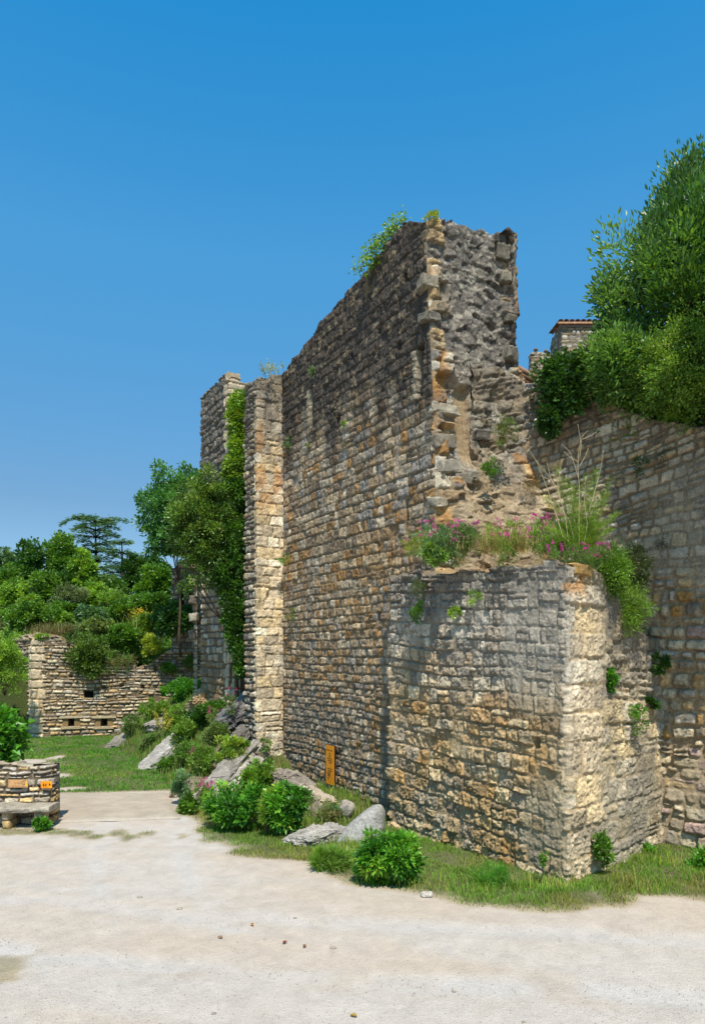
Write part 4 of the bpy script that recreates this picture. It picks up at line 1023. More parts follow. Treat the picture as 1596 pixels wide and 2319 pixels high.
# -- plants on the rock bank
BK = [
 ('bush', 'bright green bush against the bastion at the top of the rock bank', 372, 1532, 462, 1592, 27.6, .12, .07, G_FRESH, 5000),
 ('bush', 'soft mixed bush below the bright one on the bank', 318, 1575, 396, 1632, 26.5, .09, .04, [G_MID[1], G_LITE[1], G_OLIVE[2]], 3500),
 ('bush', 'dark leafy bush in the shade of the tower foot', 420, 1600, 484, 1662, 23.0, .10, .07, G_DARK, 3000),
 ('bush', 'yellowish herb clump on the slope left of the dark bush', 372, 1592, 432, 1658, 24.5, .08, .03, [G_YEL[0], G_LITE[1], G_MID[1]], 2600),
 ('bush', 'brownish green bush beside the first pale rock slab', 310, 1650, 368, 1708, 24.4, .09, .04, [G_OLIVE[0], G_OLIVE[1], G_MID[1]], 2600),
 ('bush', 'green herb clump above the long rock slab', 398, 1672, 470, 1752, 20.6, .08, .035, [G_MID[1], G_LITE[0], G_OLIVE[2]], 3600),
 ('bush', 'wispy grey green shrub at the foot of the bank by the path', 388, 1738, 442, 1824, 16.6, .07, .02, G_BLUE, 2600),
 ('bush', 'light yellow green bush left of the pier foot', 486, 1660, 556, 1752, 18.6, .08, .035, [G_LITE[0], G_LITE[2], G_YEL[1]], 3400),
 ('bush', 'dark small bush at the base of the pier', 552, 1715, 628, 1792, 17.8, .08, .05, [G_MID[0], G_MID[2], G_LITE[1]], 5000),
 ('nettle_clump', 'wide clump of nettles spreading left of the round nettle clump', 462, 1752, 612, 1874, 14.4, .10, .055, G_FRESH, 7500),
 ('nettle_clump', 'round nettle clump with a dark shaded foot below the pier', 594, 1750, 702, 1890, 14.0, .105, .058, G_FRESH, 6500),
 ('nettle_clump', 'large leafy nettle clump at the left foot of the stone buttress', 800, 1868, 958, 2010, 11.0, .10, .05, G_FRESH, 8000),
 ('bush', 'feathery green fennel tuft left of the round nettle clump', 582, 1780, 632, 1880, 13.9, .09, .008, G_LITE, 3500),
 ('bush', 'small reddish herb clump among the rocks right of the nettles', 672, 1795, 730, 1850, 16.0, .06, .02, [G_OLIVE[1], G_MID[1], S(150, 90, 70)*.5], 1300),
 ('bush', 'low green herb behind the grey boulder', 722, 1822, 782, 1862, 15.3, .06, .03, G_BLUE, 1200),
 ('bush', 'grassy weed bunch in front of the boulder', 684, 1926, 806, 1966, 11.8, .15, .014, [G_MID[1], G_LITE[1]], 2200),
 ('bush', 'small green bush on the bank between slab and path', 408, 1800, 452, 1844, 15.7, .08, .04, G_MID, 1500),
 ('bush', 'green bush growing over the upper edge of the broad pale slab', 384, 1628, 452, 1688, 22.6, .08, .04, [G_MID[1], G_LITE[1], G_OLIVE[2]], 3200),
 ('bush', 'mixed green bush in the hollow between the two pale slabs', 424, 1688, 492, 1748, 19.4, .08, .04, [G_MID[0], G_MID[2], G_OLIVE[2]], 3200),
 ('bush', 'bush of narrow leaves below the shadowed strata', 462, 1634, 526, 1690, 20.2, .09, .03, [G_MID[1], G_OLIVE[2], G_LITE[0]], 3000),
 ('bush', 'leafy bush covering the rock right under the tower corner', 452, 1586, 512, 1628, 22.3, .09, .05, [G_DARK[2], G_MID[1]], 2200),
 ('bush', 'low bush at the lower end of the broad pale slab', 352, 1712, 402, 1748, 20.9, .08, .04, [G_MID[1], G_LITE[0]], 1500),
 ('bush', 'weedy bush between the long slab and the pier', 520, 1672, 566, 1728, 18.9, .08, .04, [G_LITE[0], G_MID[2], G_YEL[0]], 2000),
 ('bush', 'low weeds around the rock ledge at the wall foot', 704, 1826, 770, 1872, 15.0, .07, .03, [G_MID[1], G_OLIVE[2], G_DRY[1]*.6], 1800),
 ('bush', 'scrubby plant on the lawn edge beside the small rock', 268, 1618, 318, 1672, 26.8, .08, .035, [G_OLIVE[1], G_MID[1]], 1700),
]
for k, (nm, lb, x0, y0, x1, y1, d, lf, wd, pal, nl) in enumerate(BK):
    if 'nettle' in nm: pal = [G_DARK[2], G_FRESH[0], G_FRESH[1], G_FRESH[2], G_YEL[1]]
    c_, r_3 = pb(x0, y0, x1, y1, d); r_3 = r_3*(.9 if 'nettle' in nm else 1.04); r_3[1] = min(r_3[0]*.85, 1.0)
    bush(nm, lb, 'nettles' if 'nettle' in nm else 'bush', c_, r_3, nl, lf, wd, pal, 500+k, None, None, M_LEAF, None, None, 'ball', .15 if 'nettle' in nm else .5, .008, None, 1, .4, .15, 9, None, 'stems', 14 if 'nettle' in nm else 5)
# -- small plants
SM = [
 ('weed_tuft', 'soft green weed tuft on the verge at the foot of the buttress', 1076, 1962, 1146, 2012, 11.0, .12, .008, G_FRESH, 1500),
 ('sapling', 'young sapling against the pale corner of the buttress', 1340, 1888, 1386, 1962, 11.5, .06, .04, G_MID, 800),
 ('wall_plant', 'green plant rooted beside the middle of the pale buttress corner', 1362, 1515, 1396, 1562, 12.0, .06, .04, G_FRESH, 500),
 ('wall_plant', 'widest plant on the shaded right flank of the buttress', 1396, 1590, 1458, 1662, 12.5, .06, .035, G_MID, 900),
 ('wall_plant', 'narrow dark plant in the angle of buttress and right wall', 1466, 1568, 1492, 1612, 13.0, .06, .035, G_DARK, 500),
 ('wall_plant', 'dark fern high in the angle of buttress and right wall', 1478, 1482, 1514, 1524, 13.1, .07, .04, G_DARK, 500),
 ('wall_plant', 'tiny fern at the lower front of the buttress near its corner', 1222, 1930, 1242, 1966, 11.0, .05, .02, G_MID, 250),
 ('leafy_weed', 'leafy weed at the right edge on the verge', 1560, 1935, 1640, 2000, 11.9, .10, .05, G_FRESH, 900),
 ('leafy_weed', 'leafy weed under the shaded right wall', 1430, 1918, 1480, 1950, 12.9, .08, .05, G_FRESH, 600),
 ('wall_plant', 'bushy green plant on the upper left of the buttress face', 926, 1368, 962, 1408, 13.7, .05, .03, G_MID, 500),
 ('wall_plant', 'small yellow green cushion in the middle of the buttress face', 1014, 1374, 1042, 1406, 13.0, .05, .03, G_LITE, 350),
 ('wall_plant', 'trailing pale sprig on the buttress face right of the cushion', 1052, 1340, 1100, 1372, 12.7, .05, .018, G_LITE, 350),
 ('wall_plant', 'brown and green tuft at the top left of the buttress', 926, 1308, 962, 1354, 13.8, .05, .012, [G_DRY[0]*.7, G_OLIVE[1], G_MID[0]], 600),
 ('wall_plant', 'withered twiggy tuft under the left flower clump', 1018, 1242, 1056, 1278, 12.85, .06, .01, [G_DRY[0]*.8, G_OLIVE[1]], 500),
 ('wall_plant', 'green and brown cushion under the middle of the flower ledge', 1130, 1236, 1168, 1284, 12.1, .05, .014, [G_OLIVE[1], G_MID[1], G_DRY[1]*.6], 700),
 ('wall_plant', 'leafy plant with a faded flower high on the tall wall', 702, 822, 732, 852, 18.6, .08, .03, G_BLUE, 350),
 ('wall_plant', 'valerian tuft in the middle of the tall wall', 772, 954, 800, 972, 17.2, .07, .025, G_LITE, 280),
 ('wall_plant', 'valerian tuft close to the pier on the tall wall', 645, 998, 664, 1016, 20.0, .08, .03, G_BLUE, 220),
 ('wall_plant', 'small green tuft above the dark slit on the tall wall', 692, 1004, 716, 1018, 18.9, .07, .02, G_LITE, 180),
 ('wall_plant', 'dark brown tuft left of the broken end on the tall wall', 772, 1000, 790, 1020, 17.2, .06, .01, [G_DRY[0]*.6, G_OLIVE[0]], 200),
 ('wall_plant', 'little yellowish fern on the dark upper tall wall', 816, 716, 842, 734, 16.6, .06, .025, G_YEL, 160),
 ('wall_plant', 'grassy tuft low on the tall wall beside the pier', 648, 1378, 672, 1412, 19.7, .07, .02, G_OLIVE, 300),
 ('wall_plant', 'green tuft at the inner angle of pier and tall wall', 634, 1256, 654, 1280, 19.9, .07, .02, G_MID, 220),
 ('wall_plant', 'green tuft on the lower pier face', 588, 1676, 612, 1702, 19.9, .07, .03, G_MID, 260),
 ('wall_plant', 'rounded shrub growing where broken wall meets the right wall', 1116, 942, 1168, 1012, 14.2, .05, .022, [G_MID[1], G_OLIVE[2], G_DRY[0]*.7], 1100),
 ('wall_plant', 'green trailing plant under the rounded shrub on the broken wall', 1090, 1030, 1132, 1080, 14.0, .05, .03, G_MID, 600),
 ('wall_plant', 'dry brown tuft on the right wall above the fennel', 1186, 1082, 1224, 1122, 14.5, .07, .008, [G_DRY[0]*.7, G_DRY[1]*.6], 500),
 ('wall_plant', 'thin green tuft growing on the broken wall summit', 966, 480, 996, 512, 14.3, .07, .02, G_YEL, 260),
 ('leafy_weed', 'leafy weed beside the end of the stone bench', 78, 1852, 122, 1876, 14.15, .07, .04, G_FRESH, 700),
 ('wall_plant', 'dark leaf clump added for a leaf shadow near the middle of the right wall', 1418, 1030, 1470, 1072, 13.4, .06, .02, [G_DARK[0], G_OLIVE[0]], 300),  # leaves put here to stand in for a leaf shadow
 ('wall_plant', 'small fern on the right wall beside the ledge bushes', 1432, 1232, 1462, 1262, 13.5, .06, .03, G_DARK, 260),
 ('wall_plant', 'dark withered tuft high on the right wall', 1486, 1010, 1520, 1060, 13.2, .07, .008, [S(70, 66, 58)*.5, G_OLIVE[0]], 240),
 ('wall_plant', 'dark withered tuft lower on the right wall', 1478, 1210, 1512, 1256, 13.2, .07, .008, [S(70, 66, 58)*.5, G_OLIVE[0]], 260),
]
for k, (nm, lb, x0, y0, x1, y1, d, lf, wd, pal, nl) in enumerate(SM):
    c_, r_3 = pb(x0, y0, x1, y1, d); r_3[1] = min(r_3[0]*.8, .3)
    mb = MB(); crown(mb, c_, r_3, nl, max(8, nl//40), lf, wd, pal, 600+k, .45*float(r_3.min()), up=.4, hollow=.3, droop=.2)
    o = mb.build(nm, M_LEAF, None, False, tuple(c_-np.array([0, 0, r_3[2]])))
    tag(o, lb, {'wall_plant': 'wall plant', 'sapling': 'sapling'}.get(nm, 'weed'))
# fig over the low wall at the left edge
c_, r_3 = pb(-60, 1620, 42, 1740, 15.6, .7)
bush('fig_shrub', 'fig shrub with broad lobed leaves behind the low wall', 'shrub', c_, r_3, 1700, .19, .15, G_FRESH, 91, 70, .26, M_LEAF, None, (c_[0]-.2, 15.6, .1), 'ball', .1, .03)
# sparse shrub on the wall crest
t = thing('crest_shrub', 'sparse shrub leaning from the sloping crest of the ruined wall', 'shrub', tuple(at(880, 580, 15.6))); mb, ml = MB(), MB(); rr = np.random.default_rng(12)
b0 = np.array(t.location)
for px, py, d in ((800, 618, 16.0), (812, 590, 16.0), (828, 570, 15.9), (845, 545, 15.8), (838, 600, 16.0), (862, 540, 15.7), (880, 512, 15.6), (902, 492, 15.5), (914, 488, 15.3), (868, 560, 15.7), (822, 625, 16.2), (895, 520, 15.5)):
    e = at(px, py, d); k = np.linspace(0, 1, 6)[:, None]; P = b0*(1-k)+e*k+np.array([0, 0, .15])*np.sin(k*3)
    tube(mb, P, .012*(1.1-k[:, 0]), S(120, 104, 84)*.6, 4)
    n = 75; q = .45+.55*rr.random(n); C = b0*(1-q[:, None])+e*q[:, None]+rr.normal(0, .075, (n, 3))+np.array([0, 0, .15])*np.sin(q*3)[:, None]
    leaf_mb(ml, C, rr.normal(size=(n, 3))+np.array([0, 0, .5]), .075*(.7+.6*rr.random(n)), .045, lerp_cols([G_MID[1], G_LITE[1], G_LITE[2]], rr.random(n), rr.random(n), None), rr)
mb.build('stems', M_BARK, t, True, tuple(b0)); ml.build('foliage', M_LEAF, t, False, tuple(b0))
# ------------------------------------------------------------------ flowers and tall stalks
PINK = [S(196, 60, 132), S(214, 92, 160), S(226, 120, 180)]
def flower_clump(name, label, cat, c, r, nleaf, nflow, pal, seed, leaf=.07, wid=.02, fh=.12, pinks=PINK, blades=0, fsize=.026):
    c, r = np.asarray(c, float), np.asarray(r, float); base = c-np.array([0, 0, r[2]])
    t = thing(name, label, cat, tuple(base)); rng = np.random.default_rng(seed)
    mb = MB(); crown(mb, c-np.array([0, 0, r[2]*.2]), r, nleaf, max(12, nleaf//50), leaf, wid, pal, seed, .3*float(r.min()), up=.6, hollow=.3)
    mb.build('foliage', M_LEAF, t, False, tuple(base))
    mb = MB()
    for k in range(nflow):
        ml = MB(); a = rng.random()*2*math.pi; q = rng.random()**.5
        p = base+np.array([math.cos(a)*r[0]*q, math.sin(a)*r[1]*q, r[2]*2*(.35+.65*rng.random())+fh*rng.random()])
        s0 = base+(p-base)*np.array([.6, .6, .2]); kk = np.linspace(0, 1, 4)[:, None]
        tube(mb, s0*(1-kk)+p*kk+np.array([.02, 0, 0])*np.sin(kk*3), .004, G_MID[1], 3)
        n = int(rng.integers(9, 22)); D = rng.normal(size=(n, 3))+np.array([0, -.3, .4])
        leaf_mb(ml, p+rng.normal(0, fsize*.55, (n, 3)), D, fsize*(.7+.6*rng.random(n)), fsize*.75, lerp_cols(pinks, np.full(n, rng.random()), rng.random(n), None), rng)
        ml.build('flower_head', M_PETAL, t, False, tuple(base))
    if nflow: mb.build('flower_stem', M_LEAF, t, False, tuple(base))
    return t
c_, r_3 = pb(948, 1182, 1090, 1262, 12.9, .3)
flower_clump('valerian', 'dense pink valerian clump at the left of the buttress ledge', 'flowers', c_, r_3, 3600, 85, [G_BLUE[1], G_BLUE[2], G_MID[1]], 701, .075, .024, .08)
c_, r_3 = pb(960, 1225, 1010, 1276, 12.7, .15)
flower_clump('leafy_weed', 'blue green leafy weed hanging under the left valerian clump', 'weed', c_, r_3, 1000, 0, [G_BLUE[2], G_LITE[1]], 702, .09, .035)
c_, r_3 = pb(1188, 1170, 1310, 1262, 11.9, .3)
flower_clump('valerian', 'loose valerian clump with scattered pink heads beside the fennel', 'flowers', c_, r_3, 3000, 60, [G_MID[1], G_LITE[1], G_OLIVE[2]], 703, .07, .014, .10)
c_, r_3 = pb(1225, 1225, 1385, 1290, 11.5, .25)
flower_clump('pink_flower_mat', 'low mat of small pink flowers at the fennel foot over the corner stone', 'flowers', c_, r_3*np.array([1, 1, .8]), 2200, 55, [G_MID[1], G_OLIVE[1], G_LITE[0]], 704, .06, .012, .04, [S(206, 60, 150), S(222, 84, 170)], 0, .022)
c_, r_3 = pb(1098, 1180, 1200, 1245, 12.3, .3)
flower_clump('pink_flower_mat', 'thin scatter of pink flowers among the dry grass between the two valerians', 'flowers', c_, r_3, 1300, 26, [G_YEL[1], G_LITE[1], G_DRY[1]*.7], 705, .08, .012, .06)
c_, r_3 = pb(914, 1192, 968, 1262, 13.5, .2)
flower_clump('dry_plant', 'straw coloured bushy plant at the far left end of the ledge', 'plant', c_, r_3, 1500, 3, [G_DRY[0]*.8, G_YEL[1], G_OLIVE[2]], 706, .06, .012)
def blades(mb, P, hgt, wid, pal, rng, lean=.35):
    n = len(P); a = rng.random(n)*2*math.pi; hg = hgt*(.5+1.0*rng.random(n))
    dr = np.stack([np.cos(a), np.sin(a), 0*a], 1); ls = (lean*(.3+rng.random(n)))[:, None]
    sd = np.stack([-np.sin(a), np.cos(a), 0*a], 1)*(wid*(.6+.8*rng.random(n)))[:, None]/2
    m = P+dr*hg[:, None]*ls*.35+np.array([0, 0, 1])*(hg*.55)[:, None]
    tp = P+dr*hg[:, None]*ls+np.array([0, 0, 1])*hg[:, None]*(1-.3*ls)
    V = np.stack([P-sd, P+sd, m+sd*.7, m-sd*.7, tp], 1).reshape(-1, 3); k = np.arange(n)[:, None]*5
    mb.add(V, [k+np.array([[0, 1, 2, 3]]), k+np.array([[3, 2, 4]])], np.repeat(lerp_cols(pal, rng.random(n), rng.random(n), None), 5, 0))
t = thing('dry_grass_clump', 'tall straw coloured grass standing on the ledge below the broken wall', 'grass', tuple(at(1145, 1245, 12.6))); mb = MB(); rr = np.random.default_rng(4)
P = np.array(t.location)+np.stack([rr.normal(0, .36, 900), rr.normal(.1, .25, 900), rr.normal(0, .02, 900)], 1)
blades(mb, P, .38, .008, [G_DRY[0]*.8, G_DRY[1]*.8, G_DRY[2]*.8, G_YEL[1]], rr, .5); mb.build('blades', M_GRASS, t, False, tuple(t.location))
# fennel with last year's dry stalks
b0 = at(1312, 1262, 11.75); t = thing('fennel_plant', 'tall feathery fennel with bare dry stalks on the buttress corner', 'plant', tuple(b0)); rr = np.random.default_rng(6)
mb, mf, md = MB(), MB(), MB()
for px, py in ((1232, 1125), (1262, 1060), (1285, 1085), (1330, 1075), (1352, 1060), (1385, 1085), (1372, 1120), (1300, 1130), (1400, 1160), (1265, 1165), (1345, 1135), (1240, 1195), (1385, 1200), (1320, 1165), (1290, 1190), (1360, 1185), (1305, 1100), (1340, 1110)):
    e = at(px, py, 11.75+rr.normal(0, .12)); k = np.linspace(0, 1, 7)[:, None]
    P = (b0+rr.normal(0, .08, 3)*np.array([1, 1, 0]))*(1-k)+e*k+(e-b0)*np.array([.12, .12, 0])*(k**2-k)
    tube(mb, P, .008*(1.1-.8*k[:, 0]), S(116, 140, 70)*.6, 4)
    n = 420; q = .12+.88*rr.random(n); i0 = np.minimum((q*6).astype(int), 5); f = (q*6-i0)[:, None]
    C = P[i0]*(1-f)+P[i0+1]*f; D = rr.normal(size=(n, 3))*np.array([1, 1, .6])+np.array([0, 0, .5])
    leaf_mb(mf, C+D*.02, D, .14*(1.1-q*.6), .007, lerp_cols([G_MID[2], G_LITE[1], G_YEL[0]], rr.random(n), rr.random(n), None), rr)
mb.build('stems', M_LEAF, t, False, tuple(b0)); mf.build('foliage', M_LEAF, t, False, tuple(b0))
DS = [((1284, 1250), (1262, 1175), (1240, 1110), (1218, 1050), (1195, 1015)), ((1290, 1250), (1278, 1160), (1258, 1100), (1232, 1065), (1210, 1038)), ((1258, 1110), (1246, 1080), (1238, 1048)), ((1268, 1130), (1262, 1095), (1270, 1055)),
      ((1312, 1255), (1310, 1180), (1312, 1110), (1308, 1060), (1310, 1020), (1316, 990), (1330, 975)), ((1310, 1085), (1300, 1050), (1288, 1020), (1270, 1005)), ((1310, 1060), (1324, 1035), (1332, 1015)), ((1312, 1040), (1316, 1000), (1312, 985), (1308, 960)), ((1318, 995), (1340, 985), (1350, 978)), ((1308, 1045), (1290, 1035), (1276, 1022)),
      ((1316, 1255), (1330, 1190), (1322, 1130), (1326, 1080)), ((1330, 1170), (1350, 1100), (1360, 1060), (1366, 1020)), ((1300, 1225), (1290, 1180), (1262, 1140), (1245, 1120)), ((1308, 1110), (1330, 1120), (1345, 1135)), ((1248, 1088), (1230, 1080), (1222, 1076)),
      ((1325, 1262), (1290, 1248), (1262, 1262), (1240, 1270)), ((1290, 1248), (1275, 1250), (1262, 1275))]
for s_ in DS:
    P = np.array([at(px, py, 11.6) for px, py in s_]); P = np.array([P[0]]+list(P[1:])); kk = np.linspace(0, len(P)-1, 3*len(P)); i0 = np.arange(len(P))
    P = np.stack([np.interp(kk, i0, P[:, q]) for q in range(3)], 1)
    tube(md, P, np.linspace(.0065 if len(s_) > 4 else .005, .0025, len(P)), S(206, 186, 148)*.8, 5)
md.build('dry_stalk', M_DRY, t, True, tuple(b0))
# greenery falling down the right flank
for k, (nm, lb, x0, y0, x1, y1, d, pal) in enumerate((('bush', 'green asparagus like bush behind the buttress corner stone', 1336, 1238, 1412, 1345, 12.1, [G_MID[0], G_MID[2], G_DARK[1]]), ('bush', 'yellowish green bush sliding down the buttress flank', 1372, 1330, 1452, 1425, 12.6, [G_MID[1], G_LITE[1], G_OLIVE[1]]), ('bush', 'dark twiggy bush in the corner of ledge and right wall', 1392, 1240, 1462, 1345, 13.0, [G_DARK[0], G_OLIVE[0], G_DRY[0]*.4]))):
    c_, r_3 = pb(x0, y0, x1, y1, d, .38); r_3 = r_3*1.12; bush(nm, lb, 'bush', c_, r_3, 8000, .06, .018, pal, 730+k, 160, .15, M_LEAF, None, None, 'ball', .2, .007, None, 1, .3, .3, 9)
# pink valerians and asters on the bank
for k, (lb, x0, y0, x1, y1, d, nl, nf) in enumerate((('sprawling valerian with pink heads beside the nettles', 442, 1768, 488, 1822, 16.6, 900, 22), ('valerian with a few pink heads on the shady upper bank', 470, 1608, 505, 1650, 21.8, 500, 8), ('valerian with reddish heads on the middle of the bank', 430, 1690, 480, 1745, 20.0, 800, 12),
        ('small valerian at the foot of the pier', 528, 1690, 560, 1725, 18.7, 400, 5), ('valerian high on the bank beneath the tower', 505, 1560, 540, 1612, 21.2, 500, 7), ('tiny pink flowering tuft at the path corner', 384, 1795, 402, 1815, 17.4, 150, 4), ('reddish flowering tuft on the rocks below the orange panel', 700, 1812, 722, 1830, 16.2, 250, 6))):
    c_, r_3 = pb(x0, y0, x1, y1, d); r_3[1] = min(r_3[0], .4)
    flower_clump('valerian', lb, 'flowers', c_, r_3, nl, nf, [G_MID[1], G_OLIVE[2], G_LITE[0]], 750+k, .08, .022, .08, [S(190, 80, 120), S(206, 110, 150)], 0, .035)
t = thing('yellow_flower', 'patch of yellow flowers among the bushes above the bastion', 'flowers', tuple(at(320, 1402, 33.5))); mb = MB(); rr = np.random.default_rng(8); n = 160
leaf_mb(mb, np.array(t.location)+rr.normal(0, 1, (n, 3))*np.array([.26, .15, .12])+np.array([0, -.3, .25]), rr.normal(size=(n, 3)), .07, .05, lerp_cols([S(214, 180, 40), S(232, 202, 70)], rr.random(n), rr.random(n), None), rr); mb.build('petals', M_PETAL, t, False, tuple(t.location))
t = thing('mullein_plant', 'yellow flowering spikes standing on the rock bank', 'flowers', tuple(at(366, 1672, 24.0))); mb, ml = MB(), MB()
for px, py in ((348, 1610), (356, 1622), (372, 1604), (382, 1618), (390, 1628)):
    e = at(px, py, 24.0); k = np.linspace(0, 1, 5)[:, None]; P = np.array(t.location)*(1-k)+e*k; tube(mb, P, .012, G_OLIVE[2], 4); n = 60; q = .45+.55*rr.random(n)
    leaf_mb(ml, np.array(t.location)*(1-q[:, None])+e*q[:, None]+rr.normal(0, .035, (n, 3)), rr.normal(size=(n, 3)), .06, .045, lerp_cols([S(196, 180, 60)*.9, S(210, 200, 90)*.9], rr.random(n), rr.random(n), None), rr)
mb.build('stems', M_LEAF, t, False, tuple(t.location)); ml.build('petals', M_PETAL, t, False, tuple(t.location))
t = thing('pier_weeds', 'thin flowering weeds against the sky on top of the pale pier', 'weed', tuple(at(612, 850, 20.0))); mb = MB()
for px, py in ((592, 828), (596, 836), (604, 833), (608, 826), (612, 838), (616, 828), (622, 832), (628, 838), (600, 842), (640, 826)):
    e = at(px, py, 20.0+rr.normal(0, .1)); k = np.linspace(0, 1, 4)[:, None]; b1 = at(px+rr.uniform(-4, 4)+4, 853, 20.1)
    tube(mb, b1*(1-k)+e*k, .006, G_OLIVE[2], 3); n = 26; leaf_mb(mb, e+rr.normal(0, 1, (n, 3))*np.array([.03, .03, .06]), rr.normal(size=(n, 3)), .05, .03, lerp_cols([G_YEL[1], G_DRY[2]*.7], rr.random(n), rr.random(n), None), rr)
mb.build('stems', M_LEAF, t, False, tuple(t.location))
# dry grass on the bastion crest
t = thing('dry_grass_clump', 'pale dry grass bending over the bastion crest beside the large leaved bush', 'grass', tuple(at(335, 1432, 32))); mb = MB()
P = np.array(t.location)+np.stack([rr.normal(0, .5, 900), rr.normal(0, .4, 900), rr.normal(0, .25, 900)], 1); blades(mb, P, .6, .02, [G_DRY[1]*.5, G_YEL[0]*.7, G_LITE[1]*.8], rr, .9); mb.build('blades', M_GRASS, t, False, tuple(t.location))
t = thing('dry_grass_clump', 'brown dry grass along the bastion crest left of the hanging bush', 'grass', tuple(at(118, 1436, 31.2))); mb = MB()
P = np.array(t.location)+np.stack([rr.normal(0, .45, 700), rr.normal(0, .4, 700), rr.normal(0, .1, 700)], 1); blades(mb, P, .38, .02, [G_DRY[0]*.6, G_DRY[1]*.6, G_OLIVE[1]], rr, .6); mb.build('blades', M_GRASS, t, False, tuple(t.location))

# ------------------------------------------------------------------ rocks
def strata_rock(name, label, px0, py0, px1, py1, d0, d1, thick, seed, col=S(172, 166, 156), width=.5, n_lay=5):
    """bedded slab whose upper edge runs between two seen points"""
    a, b = at(px0, py0, d0), at(px1, py1, d1); ax = b-a; L_ = np.linalg.norm(ax); ax /= L_
    t = thing(name, label, 'rock', tuple((a+b)/2-np.array([0, 0, .3])), 'rock outcrops of the bank')
    side = np.cross(ax, [0, 0, 1]); side /= np.linalg.norm(side)
    if side[1] < 0: side = -side
    up = np.cross(ax, side); up = up if up[2] > 0 else -up
    R = np.stack([ax, side, up], 1); rng = np.random.default_rng(seed); mb = MB()
    for k in range(n_lay*2):
        w = thick*(.5+.5*rng.random()); cc = (a+b)/2+ax*rng.uniform(-.36, .36)*L_-up*(thick*(.35+.21*k))+side*rng.normal(0, .16)*width-side*.10*k*0
        tw = rotm(rng.uniform(-9, 9), rng.uniform(-5, 5), rng.uniform(-9, 9))
        blob(mb, cc, (L_*.5*(.34+.38*rng.random()), width*(.5+.5*rng.random()), w*(.6+.4*rng.random())), col*(.6+.35*rng.random()), seed*13+k, .26, 40, R@tw, 1.9, 6, .5)
    mb.build('rock_bed', M_ROCK, t, False, tuple(t.location))
strata_rock('rock_outcrop', 'long pale rock slab rising from the path towards the pier', 430, 1828, 548, 1702, 16.6, 18.9, .2, 1, S(178, 170, 158), .34)
strata_rock('rock_outcrop', 'broad pale rock slab sloping down onto the lawn', 338, 1732, 420, 1650, 21.6, 23.4, .22, 2, S(184, 178, 168), .42)
strata_rock('rock_outcrop', 'small dark rock wedge on the lawn edge below the bastion', 256, 1690, 302, 1655, 26.4, 27.6, .22, 3, S(158, 150, 138), .5)
strata_rock('rock_outcrop', 'layered tan rock directly beneath the tower foot', 430, 1618, 502, 1558, 23.6, 24.4, .5, 4, S(190, 164, 122), .6, 6)
strata_rock('rock_outcrop', 'shadowed blue grey strata between tower and pier', 488, 1640, 560, 1570, 21.3, 22.0, .24, 5, S(132, 129, 126), .4, 6)  # grey darkened to carry the shade of pier and tower
strata_rock('rock_outcrop', 'dark splintered strata against the left foot of the pier', 505, 1696, 560, 1636, 20.1, 20.8, .2, 6, S(134, 126, 116), .34, 6)
strata_rock('rock_outcrop', 'grey rock step in the greenery below the gun ports', 342, 1640, 402, 1615, 25.6, 26.4, .3, 7, S(150, 142, 128), .5)
strata_rock('rock_outcrop', 'dark layered rock under the right side of the pier', 632, 1740, 700, 1778, 18.4, 17.4, .3, 8, S(160, 148, 134), .45, 6)
strata_rock('rock_outcrop', 'lichen mottled low rock hump left of the grey boulder', 662, 1905, 765, 1862, 13.3, 14.4, .2, 9, S(186, 180, 170), .3, 3)
strata_rock('rock_outcrop', 'tumbled rock ledge at the wall foot below the orange panel', 690, 1790, 790, 1850, 16.8, 15.4, .3, 10, S(184, 168, 146), .3, 4)
strata_rock('rock_outcrop', 'brown boulder pile between the round nettles and the wall', 690, 1862, 735, 1800, 15.2, 16.4, .32, 11, S(146, 134, 118), .4, 4)
def stone(name, label, px, py, d, r, col, seed, rot=(0, 0, 0), rough=.12, group=None, cat='stone', n=16):
    mb = MB(); p = at(px, py, d); blob(mb, p, r, col, seed, rough, n, rotm(*rot), 1.6)
    return tag(mb.build(name, M_ROCK, None, True, tuple(p)), label, cat, group)
mb = MB(); p = at(812, 1872, 13.8)      # leaning wedge of a boulder: low at the left, high and blunt at the right
prof = np.array([(-.42, -.22), (-.30, -.02), (-.12, .14), (.08, .30), (.22, .38), (.32, .36), (.37, .22), (.37, -.06), (.34, -.3), (-.44, -.3)])
V = []
for k, (w, sc) in enumerate(((-.26, .80), (-.2, .95), (-.05, 1.0), (.12, 1.0), (.26, .9), (.32, .7))):
    for q in chaikin(np.vstack([prof, prof[:1]]), 2)[:-1]: V.append((q[0]*sc+.03*k, w, q[1]*sc-.06*(1-sc)))
V = np.array(V)*np.array([1.15, 1.15, 1.12]); V += (.02*fbm(V[:, 0]*5, V[:, 1]*5, 77, 3, V[:, 2]*5))[:, None]; m_ = len(V)//6
i = np.arange(5)[:, None]*m_; j = np.arange(m_)[None, :]; k_ = (j+1) % m_
mb.add(V+p, [np.stack([i+j, i+k_, i+m_+k_, i+m_+j], -1).reshape(-1, 4), np.arange(m_)[None, ::-1], np.arange(m_)[None, :]+5*m_], S(172, 168, 160)*(1+.12*fbm(V[:, 0]*4, V[:, 2]*4, 78, 4))[:, None])
tag(mb.build('boulder', M_ROCK, None, True, tuple(p)), 'smooth grey wedge shaped boulder leaning at the foot of the tall wall', 'boulder')
stone('stone', 'small angular stone behind the wedge shaped boulder', 785, 1832, 15.3, (.16, .14, .16), S(170, 160, 146), 4, (10, 20, 0))
stone('stone', 'flat pale stone on the grass below the large nettle clump', 966, 2026, 10.33, (.085, .06, .035), S(206, 198, 184), 5)
